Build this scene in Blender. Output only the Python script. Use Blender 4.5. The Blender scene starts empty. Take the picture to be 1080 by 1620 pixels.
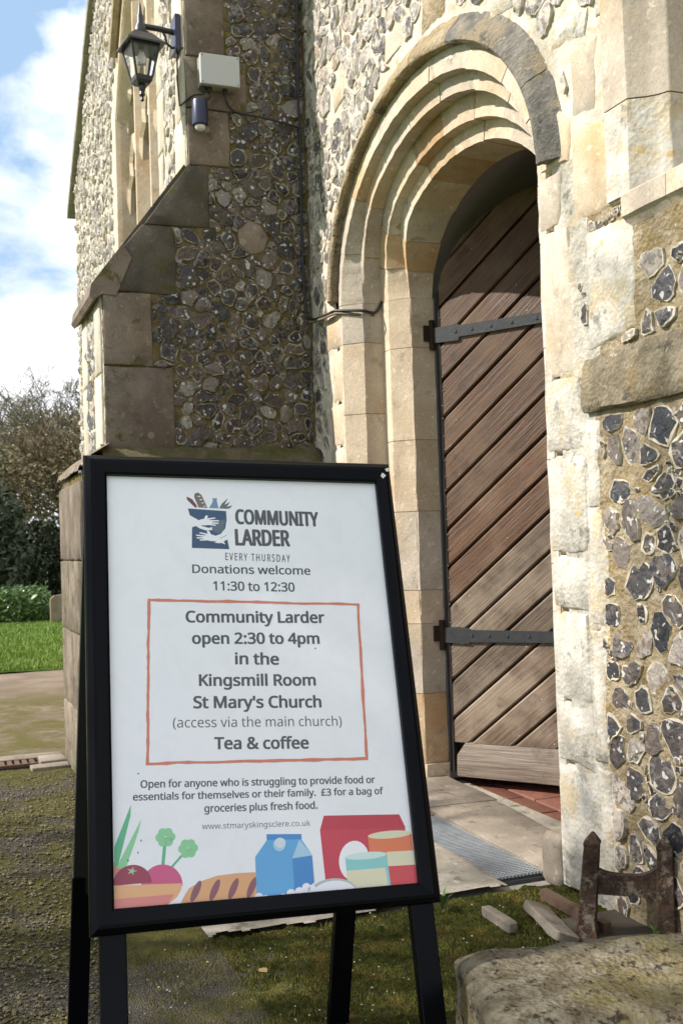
import bpy, bmesh, math, random
import numpy as np
from mathutils import Matrix, Vector
R = math.radians
random.seed(7); rng = np.random.default_rng(7)
S = bpy.context.scene
C = S.collection

# ------------------------------------------------------------------ camera, sky, sun, exposure
YAW, PITCH, ROLL, FPX = 3.67440353e-01, 2.83353428e-02, -3.18412807e-02, 1695.0
Fw = Vector((-math.cos(YAW)*math.cos(PITCH), math.sin(YAW)*math.cos(PITCH), math.sin(PITCH)))
Rt = Fw.cross(Vector((0, 0, 1))).normalized(); Up = Rt.cross(Fw)
R2 = Rt*math.cos(ROLL)+Up*math.sin(ROLL); U2 = -Rt*math.sin(ROLL)+Up*math.cos(ROLL)
cam_d = bpy.data.cameras.new('camera'); cam = bpy.data.objects.new('camera', cam_d); C.objects.link(cam)
m = Matrix((R2, U2, -Fw)).transposed().to_4x4(); m.translation = (0, -1.68, 1.0)
cam.matrix_world = m
cam_d.sensor_fit = 'VERTICAL'; cam_d.sensor_height = 36; cam_d.lens = FPX/1620*36
cam_d.clip_start = 0.05; cam_d.clip_end = 900
cam_d.dof.use_dof = True; cam_d.dof.focus_distance = 2.6; cam_d.dof.aperture_fstop = 11
S.camera = cam

SUN_AZ_X, SUN_TAN = -0.26, 0.86          # direction to the sun: (-.26, -1, .86)
sd = Vector((SUN_AZ_X, -1, SUN_TAN)).normalized()
sun_l = bpy.data.lights.new('sun', 'SUN'); sun = bpy.data.objects.new('sun', sun_l); C.objects.link(sun)
sun_l.energy = 5.0; sun_l.angle = R(0.55); sun_l.color = (1.0, 0.94, 0.85)
sun.rotation_euler = sd.to_track_quat('Z', 'Y').to_euler(); sun.location = (-3, -12, 12)

W = bpy.data.worlds.new('World'); S.world = W; W.use_nodes = True
nt = W.node_tree; nt.nodes.clear()
out = nt.nodes.new('ShaderNodeOutputWorld'); bg = nt.nodes.new('ShaderNodeBackground')
sky = nt.nodes.new('ShaderNodeTexSky'); sky.sky_type = 'NISHITA'; sky.sun_disc = False
sky.sun_elevation = math.asin(sd.z); sky.sun_rotation = math.atan2(sd.x, sd.y)
sky.air_density = 1.0; sky.dust_density = 1.6; sky.ozone_density = 1.0
tc = nt.nodes.new('ShaderNodeTexCoord'); mp = nt.nodes.new('ShaderNodeMapping')
mp.inputs['Scale'].default_value = (1.0, 1.0, 1.7); mp.inputs['Location'].default_value = (0.35, 0.2, 0.62)
n1 = nt.nodes.new('ShaderNodeTexNoise'); n1.inputs['Scale'].default_value = 3.2; n1.inputs['Detail'].default_value = 9
n1.inputs['Roughness'].default_value = 0.55; n1.inputs['Distortion'].default_value = 0.25
rp = nt.nodes.new('ShaderNodeValToRGB'); rp.color_ramp.elements[0].position = 0.405; rp.color_ramp.elements[1].position = 0.50
n2 = nt.nodes.new('ShaderNodeTexNoise'); n2.inputs['Scale'].default_value = 7; n2.inputs['Detail'].default_value = 6
rp2 = nt.nodes.new('ShaderNodeValToRGB')
rp2.color_ramp.elements[0].color = (11.2, 11.9, 13.0, 1); rp2.color_ramp.elements[1].color = (15.5, 15.6, 15.9, 1)
rp2.color_ramp.elements[0].position = 0.35; rp2.color_ramp.elements[1].position = 0.62
mx = nt.nodes.new('ShaderNodeMix'); mx.data_type = 'RGBA'
hs = nt.nodes.new('ShaderNodeMix'); hs.data_type = 'RGBA'; hs.inputs[0].default_value = 0.65
hs.inputs[7].default_value = (6.0, 8.9, 12.6, 1)
L = nt.links.new
L(tc.outputs['Generated'], mp.inputs[0]); L(mp.outputs[0], n1.inputs[0]); L(mp.outputs[0], n2.inputs[0])
L(n1.outputs[0], rp.inputs[0]); L(n2.outputs[0], rp2.inputs[0]); L(rp.outputs[0], mx.inputs[0])
L(sky.outputs[0], hs.inputs[6]); L(hs.outputs[2], mx.inputs[6]); L(rp2.outputs[0], mx.inputs[7]); L(mx.outputs[2], bg.inputs[0])
bg.inputs[1].default_value = 0.060; L(bg.outputs[0], out.inputs[0])
S.view_settings.view_transform = 'Standard'; S.view_settings.look = 'None'
S.view_settings.exposure = 0.70; S.view_settings.gamma = 1.0; S.view_settings.use_curve_mapping = False
S.render.engine = 'CYCLES'

# ------------------------------------------------------------------ numeric helpers
def _h(ix, iy, iz, s):
    n = (ix*374761393 + iy*668265263 + iz*2147483647 + s*1274126177) & 0xffffffff
    n = ((n ^ (n >> 13))*1274126177) & 0xffffffff
    return ((n ^ (n >> 16)) & 0xffffff)/float(0xffffff)
def vnoise(P, s=0):
    P = np.asarray(P, float); I = np.floor(P).astype(np.int64); f = P-I; f = f*f*(3-2*f)
    r = 0
    for dx in (0, 1):
        for dy in (0, 1):
            for dz in (0, 1):
                w = (f[..., 0] if dx else 1-f[..., 0])*(f[..., 1] if dy else 1-f[..., 1])*(f[..., 2] if dz else 1-f[..., 2])
                r = r+w*_h(I[..., 0]+dx, I[..., 1]+dy, I[..., 2]+dz, s)
    return r
def fbm(P, o=4, s=0):
    P = np.asarray(P, float); a = 1; t = 0; r = 0
    for k in range(o):
        r = r+a*(vnoise(P*2**k, s+k)-.5); t += a; a *= .5
    return r/t*2            # about -1..1
def fb1(x, y, z, o=3, s=0): return float(fbm(np.array([x, y, z]), o, s))

# ------------------------------------------------------------------ materials
MATS = {}
def newmat(name):
    m = bpy.data.materials.new(name); m.use_nodes = True; nt = m.node_tree; nt.nodes.clear()
    o = nt.nodes.new('ShaderNodeOutputMaterial'); b = nt.nodes.new('ShaderNodeBsdfPrincipled')
    nt.links.new(b.outputs[0], o.inputs[0]); MATS[name] = m
    return m, nt, b
class G:
    """small node-graph helper"""
    def __init__(s, nt):
        s.nt = nt; s.pos = nt.nodes.new('ShaderNodeNewGeometry').outputs['Position']
    def n(s, t): return s.nt.nodes.new(t)
    def l(s, a, b):
        if isinstance(a, (int, float)): b.default_value = a
        elif isinstance(a, tuple): b.default_value = a if len(a) == 4 else (*a, 1)
        else: s.nt.links.new(a, b)
    def scaled(s, sc):
        m = s.n('ShaderNodeMapping'); s.l(s.pos, m.inputs[0]); m.inputs['Scale'].default_value = sc; return m.outputs[0]
    def noise(s, scale, detail=4, rough=.55, vec=None, dist=0, w=None):
        n = s.n('ShaderNodeTexNoise'); n.inputs['Scale'].default_value = scale; n.inputs['Detail'].default_value = detail
        n.inputs['Roughness'].default_value = rough; n.inputs['Distortion'].default_value = dist
        if w is not None: n.noise_dimensions = '4D'; s.l(w, n.inputs['W'])
        s.l(vec if vec is not None else s.pos, n.inputs['Vector']); return n.outputs[0]
    def voro(s, scale, feature='F1', out='Distance', vec=None):
        n = s.n('ShaderNodeTexVoronoi'); n.feature = feature; n.inputs['Scale'].default_value = scale
        s.l(vec if vec is not None else s.pos, n.inputs['Vector']); return n.outputs[out]
    def ramp(s, v, p0, p1, lo=0., hi=1.):
        n = s.n('ShaderNodeMapRange'); n.inputs[1].default_value = p0; n.inputs[2].default_value = p1
        n.inputs[3].default_value = lo; n.inputs[4].default_value = hi; n.interpolation_type = 'SMOOTHSTEP'; s.l(v, n.inputs[0]); return n.outputs[0]
    def cramp(s, v, stops, const=False):
        n = s.n('ShaderNodeValToRGB'); cr = n.color_ramp
        if const: cr.interpolation = 'CONSTANT'
        while len(cr.elements) < len(stops): cr.elements.new(1)
        for e, (p, c) in zip(cr.elements, stops): e.position = p; e.color = (*c, 1)
        s.l(v, n.inputs[0]); return n.outputs[0]
    def mix(s, f, a, b, mode='MIX'):
        n = s.n('ShaderNodeMix'); n.data_type = 'RGBA'; n.blend_type = mode
        s.l(f, n.inputs[0]); s.l(a, n.inputs[6]); s.l(b, n.inputs[7]); return n.outputs[2]
    def math(s, op, a, b=0.):
        n = s.n('ShaderNodeMath'); n.operation = op; s.l(a, n.inputs[0]); s.l(b, n.inputs[1]); return n.outputs[0]
    def attr(s, name):
        n = s.n('ShaderNodeAttribute'); n.attribute_name = name; return n.outputs['Fac']
    def orand(s): return s.n('ShaderNodeObjectInfo').outputs['Random']
    def bump(s, h, strength, dist, prev=None):
        n = s.n('ShaderNodeBump'); n.inputs['Strength'].default_value = strength; n.inputs['Distance'].default_value = dist
        s.l(h, n.inputs['Height'])
        if prev is not None: s.l(prev, n.inputs['Normal'])
        return n.outputs[0]
def setb(g, b, col, rough=.9, nrm=None, spec=.3, **kw):
    g.l(col, b.inputs['Base Color']); g.l(rough, b.inputs['Roughness']); b.inputs['Specular IOR Level'].default_value = spec
    if nrm is not None: g.l(nrm, b.inputs['Normal'])
    for k, v in kw.items(): g.l(v, b.inputs[k.replace('_', ' ')])

def stone(name, base, alt, dark=(.08, .075, .06), dark_amt=.25, spots=None, moss=0., vary=.25, bumpd=.004, fine=120, warm=None):
    m, nt, b = newmat(name); g = G(nt)
    c = g.mix(g.ramp(g.noise(6, 5), .35, .65), base, alt)
    if warm: c = g.mix(g.ramp(g.noise(3.1, 3, w=g.orand()), .5, .72), c, warm)
    c = g.mix(g.ramp(g.noise(fine, 3, .7), .30, .75, 0, .35), c, tuple(x*.45 for x in base))
    c = g.mix(g.ramp(g.noise(14, 6, .7, w=g.orand()), .52, .75, 0, dark_amt*2), c, dark)
    c = g.mix(g.ramp(g.noise(38, 4, .6), .60, .70, 0, .55), c, tuple(min(.8, x*1.35) for x in alt))
    c = g.mix(g.ramp(g.voro(46), .10, .04, 0, .75), c, dark)
    if spots:
        k = g.math('MULTIPLY', g.ramp(g.voro(11), .20, .14), g.ramp(g.noise(5.3, 2), .52, .56))
        c = g.mix(g.math('MULTIPLY', k, .8), c, spots)
    if moss: c = g.mix(g.ramp(g.noise(9, 6, .7), .62-moss*.25, .70-moss*.15, 0, .85), c, (.075, .075, .018))
    v = g.n('ShaderNodeHueSaturation'); g.l(c, v.inputs['Color']); g.l(g.math('ADD', g.math('MULTIPLY', g.orand(), vary*2), 1-vary), v.inputs['Value'])
    h = g.math('ADD', g.noise(30, 6, .65), g.math('MULTIPLY', g.noise(fine*2.2, 4, .7), .35))
    pit = g.ramp(g.voro(70), .02, .14, 0, 1)
    nrm = g.bump(g.math('ADD', h, g.math('MULTIPLY', pit, .3)), .75, bumpd)
    setb(g, b, v.outputs[0], .92, nrm, .2); return m

cream = stone('limestone_cream', (.51, .405, .29), (.61, .505, .385), dark=(.16, .13, .09), dark_amt=.30, vary=.10, warm=(.46, .31, .17), bumpd=.004)
creamgrey = stone('limestone_grey', (.445, .38, .305), (.55, .475, .39), dark=(.15, .135, .105), dark_amt=.34, vary=.12, warm=(.48, .36, .21), bumpd=.004)
orange = stone('limestone_orange', (.43, .27, .14), (.50, .37, .23), dark_amt=.25, vary=.15, warm=(.50, .40, .27), bumpd=.004)
plinthst = stone('plinth_stained_ashlar', (.14, .115, .085), (.23, .19, .145), dark=(.05, .04, .028), dark_amt=.75, vary=.15, moss=.1, bumpd=.006)
def crust(name, a, b_, c1, dk, lt, ms, orange=None, bd=.010):
    m, nt, b = newmat(name); g = G(nt)
    c = g.mix(g.ramp(g.noise(13, 8, .72), .38, .62), a, b_)
    c = g.mix(g.ramp(g.noise(6, 6, .7), .50, .62, 0, .8), c, c1)
    c = g.mix(g.ramp(g.noise(8.5, 8, .75), .55, .64, 0, .85), c, dk)
    c = g.mix(g.ramp(g.noise(48, 5, .7), .60, .68, 0, .8), c, lt)
    if ms: c = g.mix(g.ramp(g.noise(11, 6, .75), .60, .68, 0, .7), c, ms)
    if orange:
        k = g.math('MULTIPLY', g.ramp(g.voro(14), .16, .12), g.ramp(g.noise(6.3, 2), .52, .56)); c = g.mix(g.math('MULTIPLY', k, .8), c, orange)
    setb(g, b, c, .93, g.bump(g.math('ADD', g.noise(38, 8, .75), g.math('MULTIPLY', g.voro(80), .4)), 1., bd), .15); return m
jambst = crust('limewashed_ashlar', (.40, .375, .325), (.54, .51, .455), (.43, .35, .225), (.20, .19, .17), (.62, .59, .53), None, (.48, .34, .12), .0045)
string = crust('string_course_crust', (.15, .125, .085), (.27, .23, .165), (.22, .165, .085), (.055, .052, .048), (.44, .40, .33), (.17, .15, .05), (.50, .26, .05))
hooddk = crust('hood_dark_crust', (.13, .123, .112), (.23, .21, .18), (.28, .22, .14), (.07, .068, .066), (.30, .27, .22), None)  # darker tone for the right-hand hood stones
hoodst = crust('hood_weathered_crust', (.25, .195, .125), (.38, .31, .21), (.34, .25, .13), (.12, .10, .075), (.46, .41, .33), None)
buttst = stone('buttress_stain_shade_ashlar', (.155, .122, .098), (.235, .19, .15), dark=(.055, .047, .04), dark_amt=.45, spots=(.28, .24, .19), moss=.25, vary=.16, bumpd=.003)  # dark tone holds stain plus the front face's shade, painted into the colour
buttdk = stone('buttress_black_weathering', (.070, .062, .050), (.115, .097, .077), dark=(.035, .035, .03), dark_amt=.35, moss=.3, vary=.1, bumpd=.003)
buttlit = stone('buttress_lit_outer_ashlar', (.50, .44, .35), (.58, .52, .42), dark_amt=.2, vary=.12, bumpd=.003)  # same ashlar in a lit tone for the sunward faces
boulderm = stone('boulder_lichened', (.20, .145, .065), (.27, .23, .13), dark=(.055, .042, .025), dark_amt=.55, spots=(.36, .27, .04), moss=.55, vary=.0, bumpd=.016)
slabst = stone('paving_slab_stone', (.20, .17, .135), (.28, .24, .195), dark=(.08, .07, .05), dark_amt=.6, vary=.08, bumpd=.002)
concrete = stone('apron_concrete', (.26, .235, .19), (.36, .33, .28), dark=(.08, .07, .055), dark_amt=.6, moss=.1, vary=0, bumpd=.004)
gravestone_m = stone('gravestone_stone', (.26, .20, .14), (.34, .27, .20), dark_amt=.3, moss=.1, vary=.05)

m, nt, b = newmat('boulder_crust'); g = G(nt)
c = g.mix(g.ramp(g.noise(16, 8, .72), .38, .62), (.18, .145, .09), (.35, .31, .225))
c = g.mix(g.ramp(g.noise(7, 6, .7), .50, .60, 0, .6), c, (.27, .225, .085))
c = g.mix(g.ramp(g.noise(34, 6, .75), .54, .62, 0, .9), c, (.045, .035, .024))
c = g.mix(g.ramp(g.noise(60, 5, .7), .60, .66, 0, .9), c, (.36, .33, .26))
c = g.mix(g.ramp(g.noise(11, 6, .75), .64, .70, 0, .7), c, (.12, .12, .04))
setb(g, b, c, .93, g.bump(g.math('ADD', g.noise(45, 8, .75), g.math('MULTIPLY', g.voro(90), .5)), 1., .018), .15); boulderm = m
def mortar(name, base, alt, stain, moss, mossc=(.10, .085, .02), bumpd=.005):
    m, nt, b = newmat(name); g = G(nt)
    c = g.mix(g.ramp(g.noise(7, 5), .35, .65), base, alt)
    c = g.mix(g.ramp(g.noise(22, 6, .7), .5, .72), c, stain)
    c = g.mix(g.ramp(g.voro(150), .35, .1, 0, .5), c, tuple(x*.4 for x in base))
    c = g.mix(g.ramp(g.noise(90, 4, .7), .55, .75, 0, .5), c, tuple(min(.75, x*1.5) for x in base))
    if moss: c = g.mix(g.ramp(g.noise(5, 7, .7), .62-moss*.2, .72-moss*.12, 0, .9), c, mossc)
    h = g.math('ADD', g.noise(45, 8, .75), g.math('MULTIPLY', g.voro(150), .15))
    setb(g, b, c, .95, g.bump(h, .9, bumpd), .15); return m
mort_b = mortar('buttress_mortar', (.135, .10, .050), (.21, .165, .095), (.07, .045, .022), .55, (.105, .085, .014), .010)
mort_w = mortar('wall_mortar', (.48, .43, .35), (.57, .53, .46), (.38, .28, .16), 0)
mort_r = crust('right_wall_mortar', (.25, .19, .11), (.40, .335, .235), (.29, .215, .10), (.12, .09, .052), (.54, .50, .42), (.19, .165, .05), None, .014)
mort_l = crust('limewashed_mortar', (.38, .35, .295), (.50, .47, .41), (.40, .32, .20), (.17, .155, .13), (.58, .55, .49), None, None, .007)
mort_j = mortar('joint_mortar', (.34, .27, .18), (.42, .34, .23), (.28, .20, .10), 0, bumpd=.002)

def flintmat(name, cols, smear, smear_amt, incl, rough=.42):
    m, nt, b = newmat(name); g = G(nt); r = g.attr('rnd')
    c = g.cramp(r, cols)
    c = g.mix(g.ramp(g.noise(45, 4, .6, dist=.6), .46, .60, 0, .75), c, g.cramp(g.math('FRACT', g.math('MULTIPLY', r, 7.3)), [(0, (.025, .025, .03)), (.4, (.10, .07, .05)), (.7, (.20, .17, .15)), (1, (.05, .05, .06))]))
    blot = g.ramp(g.noise(52, 1, .4, dist=.2, w=g.math('MULTIPLY', r, 5.)), .70-incl*.08, .735-incl*.08)
    c = g.mix(g.math('MULTIPLY', blot, .85), c, (.52, .50, .47))
    sm = g.ramp(g.noise(17, 6, .7), .62-smear_amt*.25, .74-smear_amt*.25)
    c = g.mix(sm, c, smear)
    rg = g.math('ADD', g.math('MULTIPLY', sm, .45), rough)
    h = g.math('ADD', g.noise(26, 3, .5, dist=1.5), g.math('MULTIPLY', g.noise(160, 3), .12))
    setb(g, b, c, rg, g.bump(h, .8, .010), .5); return m
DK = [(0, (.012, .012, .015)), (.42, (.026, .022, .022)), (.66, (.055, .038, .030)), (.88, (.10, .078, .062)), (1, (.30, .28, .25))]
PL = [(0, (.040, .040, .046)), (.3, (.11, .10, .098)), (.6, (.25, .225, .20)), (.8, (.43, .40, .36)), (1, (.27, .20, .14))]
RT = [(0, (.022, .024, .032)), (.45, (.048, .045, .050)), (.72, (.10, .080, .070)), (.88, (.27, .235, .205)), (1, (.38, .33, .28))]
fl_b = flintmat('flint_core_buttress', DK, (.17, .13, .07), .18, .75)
fl_w = flintmat('flint_core_wall', PL, (.50, .45, .37), .50, .6, .55)
fl_r = flintmat('flint_core_right', RT, (.46, .38, .26), .08, .75, .38)
def cortexmat(name, a, bcol, moss=0):
    m, nt, b = newmat(name); g = G(nt)
    c = g.mix(g.ramp(g.noise(40, 5), .35, .65), a, bcol)
    c = g.mix(g.ramp(g.noise(15, 5, .7), .50, .66, 0, .9), c, tuple(x*.4 for x in a))
    if moss: c = g.mix(g.ramp(g.noise(11, 5, .7), .52, .62, 0, .8), c, (.12, .10, .03))
    setb(g, b, c, .85, g.bump(g.noise(140, 4), .5, .003), .25); return m
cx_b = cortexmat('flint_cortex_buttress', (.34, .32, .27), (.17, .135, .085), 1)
cx_w = cortexmat('flint_cortex_wall', (.55, .51, .45), (.42, .37, .29))
cx_r = cortexmat('flint_cortex_right', (.54, .50, .42), (.34, .28, .18))

def simple(name, col, rough=.5, metal=0., spec=.5, var=.0, coat=0., bumps=None):
    m, nt, b = newmat(name); g = G(nt); c = col
    if var: c = g.mix(g.ramp(g.noise(25, 5, .7), .35, .7, 0, var), col, tuple(x*.4 for x in col))
    n = g.bump(g.noise(bumps[0], 4), bumps[1], bumps[2]) if bumps else None
    setb(g, b, c, rough, n, spec, Metallic=metal)
    b.inputs['Coat Weight'].default_value = coat; b.inputs['Coat Roughness'].default_value = .12
    return m
black_paint = simple('black_powder_coat', (.0022, .0025, .004), .22, 0, .09, bumps=(900, .05, .0005))
dark_side = simple('black_board_panel', (.004, .004, .005), .55, 0, .3)
iron = simple('black_wrought_iron', (.03, .033, .036), .48, .2, .5, .5, bumps=(60, .5, .002))
rustiron = simple('rusty_hinge_iron', (.035, .018, .010), .8, .1, .3, .6, bumps=(80, .6, .003))
lampblk = simple('lantern_black_metal', (.018, .019, .022), .38, 0, .5, .3, bumps=(300, .2, .0008))
navy = simple('navy_plastic', (.012, .018, .055), .35)
boxgrey = simple('light_grey_plastic', (.43, .44, .44), .45)
seal = simple('box_seal_plastic', (.30, .29, .24), .5)
cableblk = simple('black_cable_rubber', (.012, .012, .012), .5)
cablebrn = simple('brown_weathered_cable', (.16, .12, .08), .7, var=.5)
domew = simple('white_sensor_lens', (.62, .62, .58), .3)
plaster = simple('interior_plaster', (.52, .47, .45), .9, var=.15)
plaster_r = simple('reveal_plaster', (.46, .44, .42), .9, var=.2)
framegrey = simple('grey_painted_frame', (.15, .145, .16), .55, var=.2)
nailm = simple('nail_head_iron', (.35, .34, .33), .45, .3)
roofm = simple('verge_stone_tiles', (.26, .23, .18), .9, var=.5, bumps=(40, .8, .01))
leadglass = simple('dark_leaded_glass', (.03, .035, .04), .12, 0, .6)
rustm = simple('rust_brown_bar', (.12, .075, .05), .85, 0, .3, .5, bumps=(90, .7, .004))
grate_m = simple('galvanised_mat_wire', (.36, .39, .42), .4, .2, .5, .4)
matback = simple('mat_well_dirt', (.07, .075, .08), .9, var=.4)
leadm = simple('dark_pit', (.06, .048, .032), .95, var=.5)

m, nt, b = newmat('lantern_glass'); g = G(nt)
setb(g, b, (.85, .88, .9), .06, None, .5); b.inputs['Transmission Weight'].default_value = .95; b.inputs['IOR'].default_value = 1.08
glass = m
m, nt, b = newmat('bulb_glass'); g = G(nt); setb(g, b, (.7, .66, .6), .1, None, .5); b.inputs['Transmission Weight'].default_value = .5; bulbm = m

# paper behind a glossy clear cover
def paper(name, col, rough=.55, coat=.55, var=0):
    m, nt, b = newmat(name); g = G(nt); c = col
    if var: c = g.mix(g.ramp(g.noise(14, 3, dist=1.5), .4, .7, 0, var), col, tuple(x*.93 for x in col))
    cr = g.ramp(g.noise(9, 3, dist=2.), .35, .7, .10, .26)
    setb(g, b, c, rough, g.bump(g.noise(3.5, 2), .12, .01), .3)
    b.inputs['Coat Weight'].default_value = coat; g.l(cr, b.inputs['Coat Roughness'])
    g.l(g.bump(g.noise(6, 2), .10, .01), b.inputs['Coat Normal']); return m
P_white = paper('poster_paper', (.84, .84, .90), var=.5)
def ink(name, c): return paper('ink_'+name, c)
I = {k: ink(k, v) for k, v in dict(grey=(.075, .08, .095), coral=(.62, .20, .13), navy=(.025, .075, .16), maroon=(.14, .05, .065), loaf=(.17, .13, .115), bottle=(.16, .27, .42), slate=(.10, .14, .18),
     white=(.84, .84, .90), green=(.12, .46, .26), lgreen=(.27, .60, .33), tomato=(.32, .05, .09), star=(.35, .55, .35), onion=(.60, .10, .24), carrot=(.78, .42, .22), pink=(.70, .24, .22),
     crust=(.72, .38, .19), slash=(.26, .10, .13), milk=(.12, .38, .72), milkd=(.06, .25, .60), milkl=(.38, .60, .80), cap=(.62, .70, .78), red=(.55, .05, .085), redd=(.50, .04, .07),
     can=(.74, .20, .09), canc=(.72, .68, .50), teal=(.26, .58, .60), tealt=(.60, .76, .75), canr=(.62, .07, .09), shade=(.48, .50, .55)).items()}

def woodmat(name, a, bcol, grey, wet=.5):
    m, nt, b = newmat(name); g = G(nt)
    # door plane coordinates are baked as attributes: across and along the grain
    u = g.attr('grain_u'); v = g.attr('grain_v')
    cb = g.n('ShaderNodeCombineXYZ'); g.l(g.math('MULTIPLY', u, 1.6), cb.inputs[0]); g.l(g.math('MULTIPLY', v, 34.), cb.inputs[1]); g.l(g.math('MULTIPLY', g.orand(), 20.), cb.inputs[2])
    gr = g.noise(3.0, 7, .65, vec=cb.outputs[0], dist=.35)
    c = g.mix(g.ramp(gr, .30, .70), a, bcol)
    big = g.noise(4.2, 4, .6)
    c = g.mix(g.ramp(big, .42, .68, 0, .75), c, grey)
    c = g.mix(g.ramp(g.noise(9, 3, .6), .6, .72, 0, .5), c, tuple(x*.45 for x in a))
    sp = g.ramp(g.voro(17), .045, .03)
    c = g.mix(sp, c, (.45, .42, .38))
    hv = g.n('ShaderNodeHueSaturation'); g.l(c, hv.inputs['Color']); g.l(g.math('ADD', g.math('MULTIPLY', g.orand(), .4), .8), hv.inputs['Value'])
    rg = g.ramp(big, .3, .7, .50, .72)
    setb(g, b, hv.outputs[0], rg, g.bump(gr, .9, .004), .4); return m
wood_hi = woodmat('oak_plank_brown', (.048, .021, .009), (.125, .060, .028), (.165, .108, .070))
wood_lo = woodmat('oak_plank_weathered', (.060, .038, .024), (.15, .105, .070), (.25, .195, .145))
wood_rail = woodmat('oak_rail_grey', (.12, .09, .07), (.25, .20, .16), (.20, .155, .12))
groove = simple('door_groove_shadow_batten', (.012, .009, .007), .9)

# ------------------------------------------------------------------ mesh / object helpers
class MB:
    def __init__(s): s.v = []; s.f = []; s.m = []; s.r = []
    def add(s, V, F, mi=0, r=0.):
        o = len(s.v); s.v += [tuple(map(float, p)) for p in V]; s.r += [r]*len(V)
        for k, f in enumerate(F):
            s.f.append([i+o for i in f]); s.m.append(mi[k] if isinstance(mi, (list, tuple)) else mi)
    def box(s, c, h, rot=None, mi=0, taper=1.):
        V = []
        for z in (-1, 1):
            t = taper if z > 0 else 1
            for x, y in ((-1, -1), (1, -1), (1, 1), (-1, 1)):
                p = Vector((x*h[0]*t, y*h[1]*t, z*h[2]))
                if rot is not None: p = rot @ p
                V.append(p+Vector(c))
        s.add(V, [(3, 2, 1, 0), (4, 5, 6, 7), (0, 1, 5, 4), (1, 2, 6, 5), (2, 3, 7, 6), (3, 0, 4, 7)], mi)
    def bbox(s, a, b, mi=0):
        s.box([(p+q)/2 for p, q in zip(a, b)], [abs(q-p)/2 for p, q in zip(a, b)], None, mi)
    def tube(s, pts, rad, n=8, mi=0, cap=True):
        pts = [Vector(p) for p in pts]; rads = rad if isinstance(rad, (list, tuple)) else [rad]*len(pts)
        V = []; F = []; up = Vector((0.13, 0.21, .97)); pt = None
        for i, p in enumerate(pts):
            t = (pts[min(i+1, len(pts)-1)]-pts[max(i-1, 0)]).normalized()
            if pt is None:
                a = t.cross(up)
                if a.length < .1: a = t.cross(Vector((1, 0, 0)))
                a.normalize()
            else: a = (a-t*a.dot(t)).normalized()
            pt = t; bb = t.cross(a)
            for k in range(n):
                w = 2*math.pi*k/n; V.append(p+(a*math.cos(w)+bb*math.sin(w))*rads[i])
        for i in range(len(pts)-1):
            for k in range(n): F.append((i*n+k, i*n+(k+1) % n, (i+1)*n+(k+1) % n, (i+1)*n+k))
        if cap: F.append(tuple(range(n))[::-1]); F.append(tuple((len(pts)-1)*n+k for k in range(n)))
        s.add(V, F, mi)
    def lathe(s, c, prof, n=16, axis=(0, 0, 1), mi=0):
        ax = Vector(axis).normalized(); a = ax.cross(Vector((.3, .9, .1))).normalized(); b = ax.cross(a); V = []; F = []
        for r, z in prof:
            for k in range(n):
                w = 2*math.pi*k/n; V.append(Vector(c)+ax*z+(a*math.cos(w)+b*math.sin(w))*max(r, 1e-5))
        for i in range(len(prof)-1):
            for k in range(n): F.append((i*n+k, i*n+(k+1) % n, (i+1)*n+(k+1) % n, (i+1)*n+k))
        F.append(tuple(range(n))[::-1]); F.append(tuple((len(prof)-1)*n+k for k in range(n)))
        s.add(V, F, mi)
    def mesh(s, name, mats, base=(0, 0, 0), smooth=None):
        me = bpy.data.meshes.new(name); b = Vector(base)
        me.from_pydata([tuple(Vector(v)-b) for v in s.v], [], s.f)
        for mt in (mats if isinstance(mats, (list, tuple)) else [mats]): me.materials.append(mt)
        if any(s.m): me.polygons.foreach_set('material_index', s.m)
        if any(s.r): at = me.attributes.new('rnd', 'FLOAT', 'POINT'); at.data.foreach_set('value', s.r)
        if smooth:
            me.polygons.foreach_set('use_smooth', [True]*len(me.polygons))
            me.set_sharp_from_angle(angle=R(smooth))
        me.update(); return me
BASE = {}
def base_of(o):
    while o is not None and o.parent is not None: o = o.parent
    return BASE.get(o.name, (0, 0, 0)) if o is not None else (0, 0, 0)
def link(name, me, parent=None, kind=None):
    o = bpy.data.objects.new(name, me); C.objects.link(o)
    if parent is not None: o.parent = parent
    if kind: o['kind'] = kind
    return o
def part(name, mb, mats, parent, smooth=None, kind=None, label=None):
    o = link(name, mb.mesh(name, mats, base_of(parent), smooth), parent, kind)
    if label: o['label'] = label
    return o
def thing(name, label, cat, loc, group=None):
    o = bpy.data.objects.new(name, None); C.objects.link(o); o.location = loc; o.empty_display_size = .1
    o['label'] = label; o['category'] = cat; BASE[o.name] = tuple(loc)
    if group: o['group'] = group
    return o
def solo(name, mb, mats, label, cat, base, smooth=None, group=None, kind=None):
    o = link(name, mb.mesh(name, mats, base, smooth)); o.location = base; BASE[o.name] = tuple(base)
    if kind: o['kind'] = kind
    if cat: o['category'] = cat
    if label: o['label'] = label
    if group: o['group'] = group
    return o
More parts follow.
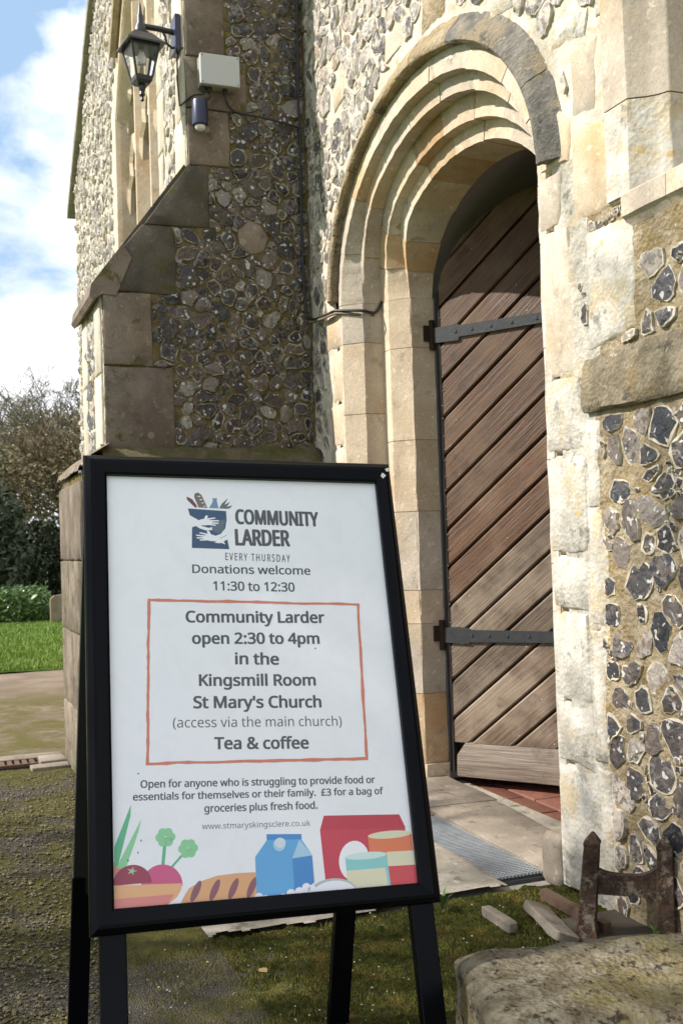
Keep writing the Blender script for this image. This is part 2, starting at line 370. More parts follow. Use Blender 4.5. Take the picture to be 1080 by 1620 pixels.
def npmesh(name, V, F, mats, parent=None, kind=None, mi=None, smooth=True, rnd=None):
    V = np.asarray(V, np.float32)-np.asarray(base_of(parent), np.float32) if parent is not None else np.asarray(V, np.float32)
    F = np.asarray(F, np.int32); me = bpy.data.meshes.new(name); k = F.shape[1]
    me.vertices.add(len(V)); me.vertices.foreach_set('co', V.ravel())
    me.loops.add(F.size); me.loops.foreach_set('vertex_index', F.ravel())
    me.polygons.add(len(F)); me.polygons.foreach_set('loop_start', np.arange(0, F.size, k, dtype=np.int32))
    me.polygons.foreach_set('loop_total', np.full(len(F), k, np.int32)) if bpy.app.version < (4, 0) else None
    me.polygons.foreach_set('use_smooth', np.full(len(F), smooth, bool))
    for mt in (mats if isinstance(mats, (list, tuple)) else [mats]): me.materials.append(mt)
    if mi is not None: me.polygons.foreach_set('material_index', np.asarray(mi, np.int32))
    if rnd is not None: at = me.attributes.new('rnd', 'FLOAT', 'POINT'); at.data.foreach_set('value', np.asarray(rnd, np.float32))
    me.update(calc_edges=True); me.validate()
    return link(name, me, parent, kind)

class Plane:
    def __init__(s, O, U, V): s.O = np.array(O, float); s.U = np.array(U, float); s.V = np.array(V, float); s.N = np.cross(s.U, s.V)
    def P(s, u, v, n=0.):
        u, v, n = np.broadcast_arrays(np.asarray(u, float), np.asarray(v, float), np.asarray(n, float))
        return s.O+u[..., None]*s.U+v[..., None]*s.V+n[..., None]*s.N
WALL = Plane((0, 0, 0), (1, 0, 0), (0, 0, 1))
BX = -4.66
BUTT = Plane((BX, 0, 0), (0, 1, 0), (0, 0, 1))
def bk(y, z): k = 4.66/4.62; return (-1.68+(y+1.68)*k, 1+(z-1)*k)

def relief(name, pl, u0, u1, v0, v1, step, keep, mats, parent, amp=.006, mi=None, seed=0, bias=None, kind=None):
    nu = int((u1-u0)/step)+1; nv = int((v1-v0)/step)+1
    u = np.linspace(u0, u1, nu); v = np.linspace(v0, v1, nv); UU, VV = np.meshgrid(u, v)
    n = amp*fbm(np.stack([UU*14, VV*14, UU*0+seed], -1), 4, seed)+amp*.5*fbm(np.stack([UU*55, VV*55, UU*0], -1), 2, seed+9)
    if bias is not None: n = n+bias(UU, VV)
    P = pl.P(UU, VV, n).reshape(-1, 3)
    i = np.arange(nu*nv).reshape(nv, nu)
    F = np.stack([i[:-1, :-1], i[:-1, 1:], i[1:, 1:], i[1:, :-1]], -1).reshape(-1, 4)
    cu = ((UU[:-1, :-1]+UU[1:, 1:])/2).ravel(); cv = ((VV[:-1, :-1]+VV[1:, 1:])/2).ravel()
    k = keep(cu, cv); F = F[k]
    used = np.unique(F); mp_ = np.full(len(P), -1); mp_[used] = np.arange(len(used))
    return npmesh(name, P[used], mp_[F], mats, parent, kind, None if mi is None else mi(cu[k], cv[k]))

def inpoly(px, py, poly):
    px = np.asarray(px, float); py = np.asarray(py, float); r = np.zeros(px.shape, bool); n = len(poly)
    for i in range(n):
        (x0, y0), (x1, y1) = poly[i], poly[(i+1) % n]
        c = ((y0 > py) != (y1 > py)) & (px < (x1-x0)*(py-y0)/((y1-y0) or 1e-12)+x0)
        r ^= c
    return r

def cells(u0, u1, v0, v1, du, dv, allowed, gap, seed, jit=.38, sizevar=.0):
    """irregular packed cells -> list of (centre, radii[10])"""
    rg = np.random.default_rng(seed); pts = []
    rows = int((v1-v0)/dv)+3; cols = int((u1-u0)/du)+3
    for r in range(-1, rows):
        for c in range(-1, cols):
            pts.append((u0+(c+.5*(r % 2)+rg.uniform(-jit, jit))*du, v0+(r+rg.uniform(-jit, jit))*dv))
    pts = np.array(pts)
    drop = rg.random(len(pts)) < sizevar; pts = pts[~drop]; wt = rg.uniform(.66, 1.40, len(pts))
    out_ = []; NA = 13
    for i, p in enumerate(pts):
        if not (u0 <= p[0] <= u1 and v0 <= p[1] <= v1): continue
        if not allowed(np.array([p[0]]), np.array([p[1]]))[0]: continue
        d = pts-p; dd = (d[:, 0]/du)**2+(d[:, 1]/dv)**2; nb = np.argsort(dd)[1:13]
        g_ = gap*rg.uniform(.55, 1.6)
        a0 = rg.uniform(0, 1); ang = (np.arange(NA)+a0)*2*math.pi/NA
        dirs = np.stack([np.cos(ang), np.sin(ang)], 1); rad = np.full(NA, 1.2*max(du, dv))
        for j in nb:
            e = d[j]; l = np.linalg.norm(e); e = e/l; c = dirs@e
            with np.errstate(divide='ignore', invalid='ignore'):
                t = np.where(c > .05, (l*wt[i]/(wt[i]+wt[j])-g_)/c, 9)
            rad = np.minimum(rad, t)
        rad = np.minimum(rad, .9*max(du, dv))
        rad = .19*np.roll(rad, 1)+.62*rad+.19*np.roll(rad, -1)
        rad = rad*rg.uniform(.80, 1.12, NA)*rg.uniform(.95, 1.05)*(1+.10*np.cos(2*ang+rg.uniform(0, 6.3)))
        if rad.min() < .004: continue
        ok = False
        for _ in range(9):
            q = p+dirs*(rad*1.03)[:, None]
            if allowed(q[:, 0], q[:, 1]).all(): ok = True; break
            bad = ~allowed(q[:, 0], q[:, 1]); rad = np.where(bad, rad*.8, rad)
        if not ok or rad.mean() < .25*min(du, dv): continue
        out_.append((p, ang, rad, rg.random(), rg.random()))
    return out_
def flint_geo(pl, cell, h, cw, rg):
    p, ang, rad, r1, r2 = cell; n = len(ang); dirs = np.stack([np.cos(ang), np.sin(ang)], 1)
    tilt = rg.uniform(-.12, .12, 2); hh = h*rg.uniform(.5, 1.5)
    def ring(r, nn): q = p+dirs*r[:, None]; off = (q-p)@tilt; return pl.P(q[:, 0], q[:, 1], nn+off)
    cwf = .12 if rg.random() < .35 else rg.uniform(.5, 1.25)
    cwv = np.minimum(rad*.30, cw*cwf*rg.uniform(.15, 1.9, n))
    A = ring(rad*1.02, np.full(n, -.016)); B = ring(rad, hh*.75+rg.uniform(-.0015, .0015, n)); D = ring(rad-cwv, hh*rg.uniform(.55, 1.1, n))
    cpt = p+rg.uniform(-.4, .4, 2)*rad.mean(); Cc = pl.P(cpt[0], cpt[1], hh*rg.uniform(.5, 1.7))[None]
    V = np.concatenate([A, B, D, Cc]); F = []; mi = []
    for k in range(n):
        j = (k+1) % n
        F += [(k, j, n+j, n+k), (n+k, n+j, 2*n+j, 2*n+k), (2*n+k, 2*n+j, 3*n)]; mi += [0, 0, 1]
    return V, F, mi
def lay_flints(pl, cl, parent, mats, h, cw, seed, nmax=300, label=None, size_key=None):
    rg = np.random.default_rng(seed)
    cl = sorted(cl, key=size_key) if size_key else cl
    rest = MB(); b = Vector(base_of(parent))
    for i, c in enumerate(cl):
        V, F, mi = flint_geo(pl, c, h, cw, rg)
        if i < nmax:
            mb = MB(); mb.add(V, F, mi, max(.001, c[3])); part('flint', mb, mats, parent, smooth=18)
        else: rest.add(V, F, mi, max(.001, c[3]))
    if rest.v: part('flintwork', rest, mats, parent, smooth=38, kind='stuff')

def ashlar(pl, poly, parent, mats, h=.006, bev=.007, depth=.03, jit=.003, name='ashlar_block', seed=0, seg=.06, label=None):
    """a dressed stone: irregular outline, worn arrises, slightly uneven face"""
    rg = np.random.default_rng(seed+int(abs(poly[0][0])*1000)+int(abs(poly[0][1])*733)); pts = []
    n = len(poly)
    for i in range(n):
        a = np.array(poly[i], float); b = np.array(poly[(i+1) % n], float); k = max(1, int(np.linalg.norm(b-a)/seg))
        for j in range(k): pts.append(a+(b-a)*j/k)
    pts = np.array(pts); c = pts.mean(0); n = len(pts)
    pts = pts+rg.uniform(-jit, jit, pts.shape)
    # winding ccw
    ar = np.sum(pts[:, 0]*np.roll(pts[:, 1], -1)-np.roll(pts[:, 0], -1)*pts[:, 1])
    if ar < 0: pts = pts[::-1]
    prv = np.roll(pts, 1, 0); nxt = np.roll(pts, -1, 0)
    e = nxt-prv; nin = np.stack([-e[:, 1], e[:, 0]], 1); nin /= np.linalg.norm(nin, axis=1)[:, None]+1e-9
    ins = pts+nin*(bev*rg.uniform(.6, 1.6, n))[:, None]
    A = pl.P(pts[:, 0], pts[:, 1], -depth); B = pl.P(pts[:, 0], pts[:, 1], h-bev*.8); D = pl.P(ins[:, 0], ins[:, 1], h+rg.uniform(-.001, .001, n))
    V = np.concatenate([A, B, D]); F = []
    for k in range(n):
        j = (k+1) % n; F += [(k, j, n+j, n+k), (n+k, n+j, 2*n+j, 2*n+k)]
    F.append(tuple(range(2*n, 3*n))); mb = MB(); mb.add(V, F)
    return part(name, mb, mats, parent, smooth=50, label=label)
def prism(mb, pl, poly, n0, n1, mi=0):
    """extruded polygon, ccw in (u,v)"""
    a = sum(poly[i][0]*poly[(i+1) % len(poly)][1]-poly[(i+1) % len(poly)][0]*poly[i][1] for i in range(len(poly)))
    if a < 0: poly = poly[::-1]
    p = np.array(poly); n = len(p)
    V = np.concatenate([pl.P(p[:, 0], p[:, 1], n0), pl.P(p[:, 0], p[:, 1], n1)])
    F = [tuple(range(n))[::-1], tuple(range(n, 2*n))]+[(k, (k+1) % n, n+(k+1) % n, n+k) for k in range(n)]
    mb.add(V, F, mi)

# ================================================================== THE DOOR WALL
CX, ZS = -3.478, 2.02
def in_arch(u, v, a=.87, b=.64):
    u = np.asarray(u); v = np.asarray(v)
    return (np.abs(u-CX) < a) & ((v < ZS) | (((u-CX)/a)**2+((v-ZS)/b)**2 < 1))
church = thing('church_wall', 'long sunlit flint church wall that holds the arched doorway and the traceried window', 'church wall', (-6, 0, 0))
FWIN = (-9.80, -7.30, 2.2, 4.95, 6.3)      # far window: x0,x1,sill,spring,apex
def in_fwin(u, v):
    x0, x1, s, sp, ap = FWIN; c = (x0+x1)/2; w = (x1-x0)/2
    t = np.clip(np.abs(u-c)/w, 0, 1)
    return (np.abs(u-c) < w) & (v > s) & (v < sp+(ap-sp)*(1-t**1.6))
NWX = -2.232; NWZ0 = 1.86                   # near window recess starts here
def in_nwin(u, v): return (u > NWX) & (v > NWZ0)
def gable(u): return 5.24+(u+12.75)*.745
mass = lambda u, v: (~in_arch(u, v)) & (~in_nwin(u, v)) & (v < np.minimum(gable(u), 9))
def right_edge(u): return u > -2.68
relief('wall_face', WALL, -4.72, -1.2, -.15, 4.1, .009, lambda u, v: mass(u, v), [mort_w, mort_r, mort_l], church, .005, lambda u, v: np.where((u > -2.72) & (u < -2.425+.02*np.sin(v*9)) & (v < 2.05), 2, np.where((u > -2.62) & (v < 2.05), 1, 0)), 3)
relief('wall_face', WALL, -12.75, -4.70, 0, 9, .045, lambda u, v: (~in_fwin(u, v)) & (v < gable(u)), [mort_w], church, .015, None, 5)
mb = MB()   # solid masonry behind the skin so that no light leaks through
mb.bbox((-4.7, .34, -.2), (CX-.86, .95, 5.5)); mb.bbox((CX+.86, .34, -.2), (-.4, .95, 1.84)); mb.bbox((CX-.86, .34, 2.9), (-.4, .95, 5.5)); mb.bbox((-12.7, .45, -.2), (-4.7, .95, 2.0))
mb.bbox((CX+.86, .34, 1.84), (-2.33, .95, 2.9))
part('wall_core', mb, mort_w, church)
mb = MB(); mb.bbox((-12.75, .0, 0), (-12.70, .95, 5.1)); part('wall_end', mb, mort_w, church)

# stones set into the wall (u, v) on the door wall
stones = [
 # right door jamb ashlars, seen as the bright strip beside the door
 ([(-2.678, .0), (-2.492, .0), (-2.492, .347), (-2.678, .35)], jambst), ([(-2.678, .356), (-2.50, .352), (-2.50, .527), (-2.678, .53)], jambst),
 ([(-2.678, .537), (-2.503, .533), (-2.503, .784), (-2.678, .786)], jambst), ([(-2.678, .793), (-2.498, .79), (-2.498, .942), (-2.678, .944)], jambst),
 ([(-2.678, .951), (-2.493, .948), (-2.493, 1.228), (-2.678, 1.23)], jambst), ([(-2.678, 1.237), (-2.49, 1.235), (-2.50, 1.444), (-2.678, 1.446)], jambst),
 ([(-2.678, 1.455), (-2.52, 1.45), (-2.53, 1.868), (-2.678, 1.872)], creamgrey), ([(-2.678, 1.880), (-2.575, 1.875), (-2.56, 2.03), (-2.675, 2.035)], creamgrey),
 ([(-2.66, 2.045), (-2.52, 2.04), (-2.50, 2.15), (-2.555, 2.20), (-2.62, 2.17)], cream),
 ([(-2.48, .04), (-2.425, .03), (-2.43, .36), (-2.49, .37)], jambst),
 ([(-2.50, .38), (-2.435, .38), (-2.44, .74), (-2.50, .745)], jambst), ([(-2.495, .755), (-2.43, .75), (-2.42, 1.06), (-2.49, 1.065)], jambst), ([(-2.49, 1.075), (-2.425, 1.07), (-2.42, 1.31), (-2.485, 1.32)], jambst),
 # big pale blocks above the string course
 ([(-2.455, 1.49), (-2.245, 1.525), (-2.245, 1.812), (-2.45, 1.815)], jambst), ([(-2.50, 1.86), (-2.275, 1.85), (-2.27, 2.07), (-2.505, 2.13)], cream),
 ([(-2.49, 2.15), (-2.385, 2.125), (-2.365, 2.33), (-2.492, 2.33)], creamgrey), ([(-2.585, 2.38), (-2.41, 2.345), (-2.39, 2.42), (-2.575, 2.46)], jambst),
 ([(-2.36, 2.08), (-2.24, 2.06), (-2.245, 2.34), (-2.34, 2.36)], jambst), ([(-2.37, 2.37), (-2.24, 2.35), (-2.24, 2.62), (-2.36, 2.62)], jambst), ([(-2.36, 2.63), (-2.24, 2.63), (-2.24, 2.95), (-2.36, 2.95)], creamgrey),
 # left of the arch
 ([(-4.44, 1.42), (-4.285, 1.42), (-4.285, 1.60), (-4.45, 1.60)], cream), ([(-4.47, 1.845), (-4.285, 1.845), (-4.285, 2.01), (-4.46, 2.0)], cream), ([(-4.41, 1.61), (-4.285, 1.61), (-4.285, 1.838), (-4.40, 1.838)], cream),
 ([(-4.44, 1.10), (-4.285, 1.10), (-4.285, 1.41), (-4.46, 1.41)], creamgrey), ([(-4.46, .75), (-4.285, .75), (-4.285, 1.09), (-4.44, 1.09)], cream), ([(-4.44, .35), (-4.285, .35), (-4.285, .74), (-4.44, .74)], cream), ([(-4.46, 0), (-4.285, 0), (-4.285, .34), (-4.46, .34)], cream),
 # patches high on the wall above the arch
 ([(-3.42, 2.80), (-3.22, 2.79), (-3.20, 2.93), (-3.40, 2.95)], hoodst), ([(-2.93, 2.62), (-2.78, 2.60), (-2.76, 2.70), (-2.92, 2.73)], jambst),
 ([(-3.74, 2.83), (-3.58, 2.84), (-3.57, 2.93), (-3.73, 2.95)], creamgrey), ([(-4.30, 2.86), (-4.16, 2.88), (-4.17, 2.97), (-4.31, 2.96)], cream),
]
SP = [p for p, _ in stones]
for k, (p, mt) in enumerate(stones): ashlar(WALL, p, church, mt, h=.0058, seed=k, jit=.004, bev=.012)
def wall_ok(u, v):
    r = (~in_arch(u, v, .99, .79)) & (~((u > NWX-.02) & (v > 1.70))) & (v < np.minimum(gable(u), 9)-.03)
    r &= ~((u > -2.475) & (v > 1.315) & (v < 1.49)) & ~((np.abs(u-CX) < .80) & (v < ZS)) & (u > -4.70)
    r &= ~((u < CX) & (u > -4.45) & (v < ZS) & (u > CX-.82))
    for p in SP: r &= ~inpoly(u, v, p)
    return r
key = lambda c: (c[0][0]*-1)          # nearest the camera first
cl = cells(-4.66, -2.24, .02, 4.05, .088, .075, lambda u, v: wall_ok(u, v) & ~((u > -2.63) & (v < 2.05)), .0035, 11, sizevar=.06, jit=.45)
lay_flints(WALL, cl, church, [cx_w, fl_w], .0075, .004, 12, nmax=175, size_key=key)
cl = cells(-2.62, -1.25, .02, 1.84, .096, .079, lambda u, v: wall_ok(u, v) & (u > -2.62), .0062, 21, sizevar=.03, jit=.40)
cl_r = cl
lay_flints(WALL, cl, church, [cx_r, fl_r], .0070, .0050, 22, nmax=120, size_key=lambda c: c[0][0])
cl = cells(-12.65, -5.2, 1.4, 8, .12, .10, lambda u, v: (~in_fwin(u, v)) & (~in_fwin(u-.25, v)) & (~in_fwin(u+.25, v)) & (v < gable(u)-.05), .012, 31)
lay_flints(WALL, cl, church, [cx_w, fl_w], .02, .008, 32, nmax=0)

def lay_chips(pl, big, u0, u1, v0, v1, ok, parent, mats, seed, d=.034):
    cen = np.array([c[0] for c in big]); rad = np.array([c[2].mean() for c in big])
    def al(u, v):
        r = ok(u, v)
        for k in range(len(u)): r[k] &= (np.hypot(cen[:, 0]-u[k], cen[:, 1]-v[k]) > rad*1.02).all()
        return r
    lay_flints(pl, cells(u0, u1, v0, v1, d, d*.85, al, .002, seed), parent, mats, .006, .003, seed+1, nmax=0)
lay_chips(WALL, cl_r, -2.62, -1.9, .02, 1.84, lambda u, v: wall_ok(u, v) & (u > -2.62) & (fbm(np.stack([u*9, v*9, u*0], -1), 2, 5) > .12), church, [cx_r, fl_r], 71, .030)
# string course right of the door: stones with a weathered top
for x0, x1 in ((-2.474, -2.02), (-2.014, -1.55), (-1.544, -1.2)):
    mb = MB(); n = 14; prof = [(1.328, -.03), (1.328, .013), (1.334, .020), (1.352, .023), (1.40, .021), (1.455, .009), (1.485, -.003), (1.485, -.03)]
    V = []; F = []; q = len(prof)
    for i in range(n+1):
        x = x0+(x1-x0)*i/n
        for j, (z, d) in enumerate(prof):
            V.append((x, -(d+.006*fb1(x*11, z*14, j, 3, 4)), z+.003*fb1(x*16, z*9, 3, 2, 5)))
    for i in range(n):
        for j in range(q-1): F.append((i*q+j, (i+1)*q+j, (i+1)*q+j+1, i*q+j+1))
    F.append(tuple(range(q))); F.append(tuple(n*q+j for j in range(q))[::-1]); mb.add(V, F)
    part('string_course_stone', mb, string, church, smooth=35)

# near window: splayed jamb stones, sloping sill
zz = [1.86, 2.10, 2.44, 2.80, 3.2]
for a, c_ in zip(zz[:-1], zz[1:]):
    mb = MB(); V = []; F = []
    pr = [(NWX-.10, -.012), (NWX-.004, -.012), (NWX+.004, -.004), (NWX+.025, .030), (NWX+.045, .050), (NWX+.066, .062), (NWX+.070, .068), (NWX+.072, .125), (NWX+.30, .130), (NWX+.30, .34), (NWX-.10, .34)]
    nz = 8; q = len(pr)
    for i in range(nz+1):
        z = a+.002+(c_-a-.004)*i/nz
        for j, (x, y) in enumerate(pr): V.append((x+.002*fb1(z*9, j, 1, 2, 3), y+.002*fb1(z*9, j, 5, 2, 3), z))
    for i in range(nz):
        for j in range(q): F.append((i*q+j, i*q+(j+1) % q, (i+1)*q+(j+1) % q, (i+1)*q+j))
    F.append(tuple(range(q))[::-1]); F.append(tuple(nz*q+j for j in range(q))); mb.add(V, F)
    part('window_jamb_stone', mb, jambst if a != 2.10 else creamgrey, church, smooth=40)
for x0, x1 in ((NWX-.03, -2.085), (-2.083, -1.70), (-1.697, -1.2)):
    mb = MB(); pr = [(-.014, 1.80), (-.022, 1.805), (-.022, 1.858), (-.012, 1.866), (.10, 1.915), (.34, 1.98), (.34, 1.78), (.0, 1.78)]
    V = []; F = []; q = len(pr); n = 8
    for i in range(n+1):
        x = x0+(x1-x0)*i/n
        for j, (y, z) in enumerate(pr): V.append((x, y+.0015*fb1(x*13, j, 0, 2), z+.0015*fb1(x*13, j, 4, 2)))
    for i in range(n):
        for j in range(q): F.append((i*q+j, (i+1)*q+j, (i+1)*q+(j+1) % q, i*q+(j+1) % q))
    F.append(tuple(range(q))); F.append(tuple(n*q+j for j in range(q))[::-1]); mb.add(V, F)
    part('window_sill_stone', mb, creamgrey, church, smooth=40)
mb = MB(); mb.bbox((NWX+.29, .20, 1.9), (-.8, .215, 3.6)); part('window_pane', mb, leadglass, church)
mb = MB(); mb.bbox((-1.2, -.01, -.2), (-.4, .95, 1.8)); part('wall_core', mb, mort_r, church)

# far traceried window
wx0, wx1, ws, wsp, wap = FWIN; wc = (wx0+wx1)/2; ww = (wx1-wx0)/2
def wtop(t): return wsp+(wap-wsp)*(1-abs(t)**1.6)
outl = [(wx0, ws)]+[(wc+ww*t, wtop(t)) for t in np.linspace(-1, 1, 25)]+[(wx1, ws)]
mb = MB(); V = []; F = []
for (x, z) in outl:
    for k, (d, s_) in enumerate(((-.012, 1.05), (-.012, 1.0), (.03, .985), (.17, .965))):
        V.append((wc+(x-wc)*s_, d, ws+(z-ws)*(1 if z <= ws else s_)))
n = len(outl)
for i in range(n-1):
    for k in range(3): F.append((i*4+k, i*4+k+1, (i+1)*4+k+1, (i+1)*4+k))
mb.add(V, F); fw = part('traceried_window', mb, cream, church, smooth=30, label='tall pointed window with cusped stone tracery and orange stone mullions')
for fx in (-.50, 0, .50):
    mb = MB(); x = wc+ww*fx; zt = wtop(fx)-.1
    prism(mb, Plane((x, 0, 0), (1, 0, 0), (0, 1, 0)), [(-.085, .17), (-.02, .05), (.02, .05), (.085, .17)], ws, zt)
    part('mullion', mb, cream, fw)
for fx in (-.75, -.25, .25, .75):
    for dz in (0, .75):
        mb = MB(); x = wc+ww*fx; w = ww*.25; zt = 3.95+dz+(1-abs(fx))*.5
        for sgn in (-1, 1):
            pts = [(x+sgn*w, .12, zt), (x+sgn*w*.8, .12, zt+.22), (x+sgn*w*.35, .12, zt+.30), (x+sgn*w*.45, .12, zt+.42), (x, .12, zt+.62)]
            mb.tube(pts, .045, 6)
        part('tracery_cusp', mb, cream, fw)
mb = MB(); mb.bbox((wx0-.2, .175, ws), (wx1+.2, .19, wap)); part('window_pane', mb, leadglass, fw)
mb = MB(); mb.bbox((wx0, -.02, ws-.25), (wx1, .32, ws-.0)); part('sill', mb, cream, fw)
# hood over the far window
mb = MB(); mb.tube([(wc+ww*1.08*t, -.04, wtop(t)+.10) for t in np.linspace(-.8, .8, 25)], .05, 6); part('hood_mould', mb, hoodst, fw)
# verge of the gable at the far end: one coping stone after another
dxs = .42
for k in range(10):
    x = -12.98+k*dxs; x2 = x+dxs-.02
    mb = MB(); V = []
    for xx in (x, x2):
        z = gable(xx)
        for y, dz in ((-.07, -.10), (-.07, .02), (.95, .02), (.95, -.10)): V.append((xx, y, z+dz+.01*math.sin(k*2.1)))
    mb.add(V, [(0, 1, 2, 3), (7, 6, 5, 4), (0, 4, 5, 1), (1, 5, 6, 2), (2, 6, 7, 3), (3, 7, 4, 0)]); part('verge_tile', mb, roofm, church)

# interior seen through the open door
room = thing('vestry_interior', 'plain plastered room behind the open church door', 'room', (-3.5, 2.5, 0))
mb = MB(); V = [(-5.6, .96, -.02), (-1.2, .96, -.02), (-1.2, 4.4, -.02), (-5.6, 4.4, -.02), (-5.6, .96, 3.4), (-1.2, .96, 3.4), (-1.2, 4.4, 3.4), (-5.6, 4.4, 3.4)]
mb.add(V, [(4, 5, 6, 7), (1, 2, 6, 5), (2, 3, 7, 6), (3, 0, 4, 7)])
part('plaster_shell', mb, plaster, room)
# rear arch plaster, sweeping back from the stone soffit
prof = [(.594, .388, .30), (.602, .40, .315), (.635, .45, .340), (.70, .60, .60), (.78, .76, .96)]
mb = MB(); V = []; F = []; q = len(prof); path = [('j', z) for z in np.linspace(-.02, ZS, 8)[:-1]]+[('a', t) for t in np.linspace(0, math.pi, 49)]+[('k', z) for z in np.linspace(ZS, -.02, 8)[1:]]
for kd, t in path:
    for a, b_, y in prof:
        if kd == 'j': V.append((CX-a, y, t))
        elif kd == 'k': V.append((CX+a, y, t))
        else: V.append((CX-a*math.cos(t), y, ZS+b_*math.sin(t)))
for i in range(len(path)-1):
    for j in range(q-1): F.append((i*q+j, i*q+j+1, (i+1)*q+j+1, (i+1)*q+j))
mb.add(V, F); part('rear_arch_plaster', mb, plaster_r, room, smooth=40)
# masonry fill above the rear arch
mb = MB(); V = []; F = []
for i, t in enumerate(np.linspace(0, math.pi, 33)):
    V += [(CX-.62*math.cos(t), .345, ZS+.46*math.sin(t)), (CX-1.3*math.cos(t), .345, ZS+1.6*math.sin(t)), (CX-.79*math.cos(t), .96, ZS+.77*math.sin(t)), (CX-2.3*math.cos(t), .96, ZS+1.7*math.sin(t))]
for i in range(32):
    a = i*4; F += [(a, a+1, a+5, a+4), (a+2, a+3, a+7, a+6)]
mb.add(V, F); part('rear_arch_masonry', mb, plaster, room)
mb = MB(); mb.bbox((-5.6, .97, -.02), (CX-.79, 1.0, 3.4)); mb.bbox((CX+.79, .97, -.02), (-1.2, 1.0, 3.4)); mb.bbox((CX-.79, .97, 2.78), (CX+.79, 1.0, 3.4)); part('plaster_shell', mb, plaster, room)

# ================================================================== STONE DOORWAY (jambs, orders of the arch, hood mould)
dw = thing('stone_doorway', 'cream limestone doorway with moulded arch orders and a weathered hood mould', 'doorway', (CX, 0, 0))
JP = [(.835, -.002), (.798, -.004), (.731, .067), (.731, .072), (.731, .155), (.658, .155), (.592, .221), (.590, .223), (.588, .226), (.588, .312)]
AP = [(.866, .662, -.003), (.800, .602, -.004), (.797, .600, .038), (.746, .540, .042), (.748, .545, .100), (.684, .458, .106), (.680, .455, .148), (.612, .392, .154), (.602, .388, .21), (.590, .385, .312)]
def dpt(side, t, k, grow=0., dy=0., a_=None):
    """side -1 left / +1 right for t<0 (jamb, z=ZS+t), t in 0..pi around the arch"""
    if a_ is not None: ja, jy, aa, ab, ay = a_
    else: (ja, jy), (aa, ab, ay) = JP[k], AP[k]
    if t < 0: return (CX+side*(ja+grow), jy+dy, ZS+t)
    w = min(t, math.pi-t)/R(52); w = 1 if w > 1 else w*w*(3-2*w)
    a = ja*(1-w)+aa*w+grow; y = jy*(1-w)+ay*w+dy; b_ = ab+grow
    return (CX-a*math.cos(t), y, ZS+b_*math.sin(t))
def order_block(name, ks, back, rng_t, side, mats, grow=0., seed=0, seg=4, chips=.0042, parent=dw):
    mb = MB(); V = []; F = []; t0, t1 = rng_t; q = len(ks)+len(back); ss = seed*.37
    jt = t1 <= 0
    rows = seg+1
    for i in range(rows):
        t = t0+(t1-t0)*i/seg
        row = [dpt(side, t, k, grow, max(0, grow)) for k in ks]+[dpt(side, t, 0, grow, -max(0, grow), b_) for b_ in back]
        for j, p in enumerate(row):
            d = chips*(1 if 0 < j < len(ks)-1 else .6)
            V.append((p[0]+d*fb1(p[0]*30, p[2]*30, j+ss, 2, 1), p[1]+d*fb1(p[0]*30, p[2]*30, j+9+ss, 2, 2), p[2]))
    flip = (side > 0 and t0 < 0)
    for i in range(seg):
        for j in range(q):
            f = (i*q+j, i*q+(j+1) % q, (i+1)*q+(j+1) % q, (i+1)*q+j); F.append(f[::-1] if flip else f)
    a = tuple(range(q)); b_ = tuple(seg*q+j for j in range(q))
    F.append(a if flip else a[::-1]); F.append(b_[::-1] if flip else b_)
    mb.add(V, F)
    bm = bmesh.new(); me = mb.mesh(name, mats, base_of(parent)); bm.from_mesh(me); bmesh.ops.recalc_face_normals(bm, faces=bm.faces); bm.to_mesh(me); bm.free()
    me.polygons.foreach_set('use_smooth', [True]*len(me.polygons)); me.set_sharp_from_angle(angle=R(20))
    return link(name, me, parent)
backA = [(.731, .20, .72, .52, .20), (.90, .20, .90, .68, .20)]
backB = [(.588, .330, .588, .415, .330), (.80, .330, .80, .60, .330), (.80, .158, .80, .60, .158)]
backA[0] = (.80, .155, .80, .60, .157); backB = [(.588, .330, .590, .385, .330), (.80, .330, .80, .60, .330), (.80, .158, .80, .60, .106)]; backA = [(.80, .155, .80, .60, .104), (.90, .20, .90, .68, .104)]
A, Bk = [0, 1, 2, 3, 4], [4, 5, 6, 7, 8, 9]
# mortar that fills the joints
for ks, bb in ((A, backA), (Bk, backB)):
    for sd_ in (-1, 1): order_block('joint_mortar', ks, bb, (-ZS+.0, -.0001), sd_, mort_j, .0035, 0, 2, 0)
    order_block('joint_mortar', ks, bb, (0.0001, math.pi-.0001), -1, mort_j, .0035, 0, 64, 0)
rr = random.Random(5)
jA = [-2.02, -1.72, -1.41, -1.10, -.80, -.475, -.17, 0.]; jB = [-2.02, -1.95, -1.66, -1.37, -1.23, -.90, -.60, -.21, 0.]
jBo = {1: orange, 2: cream}
for sd_ in (-1, 1):
    for i in range(len(jA)-1):
        order_block('outer_jamb_stone', A, backA, (jA[i]+.0015, jA[i+1]-.0015), sd_, jambst if sd_ > 0 else creamgrey if rr.random() < .5 else cream, (-.004 if i < 4 else 0)*(1 if sd_ < 0 else 0), i, 4)
    for i in range(len(jB)-1):
        order_block('inner_jamb_stone', Bk, backB, (jB[i]+.0015, jB[i+1]-.0015), sd_, orange if (i in (1,) and sd_ < 0) else cream if rr.random() < .7 else creamgrey, -.012 if i == 0 else 0, i, 4)
thA = np.array([0, 20, 41, 60, 79, 98, 119, 140, 160, 180.]); thB = np.array([0, 16, 33, 52, 70, 90, 110, 129, 148, 165, 180.])
mA = [creamgrey, creamgrey, cream, creamgrey, cream, creamgrey, cream, creamgrey, creamgrey]
mB = [cream, orange, creamgrey, cream, orange, cream, cream, creamgrey, cream, cream]
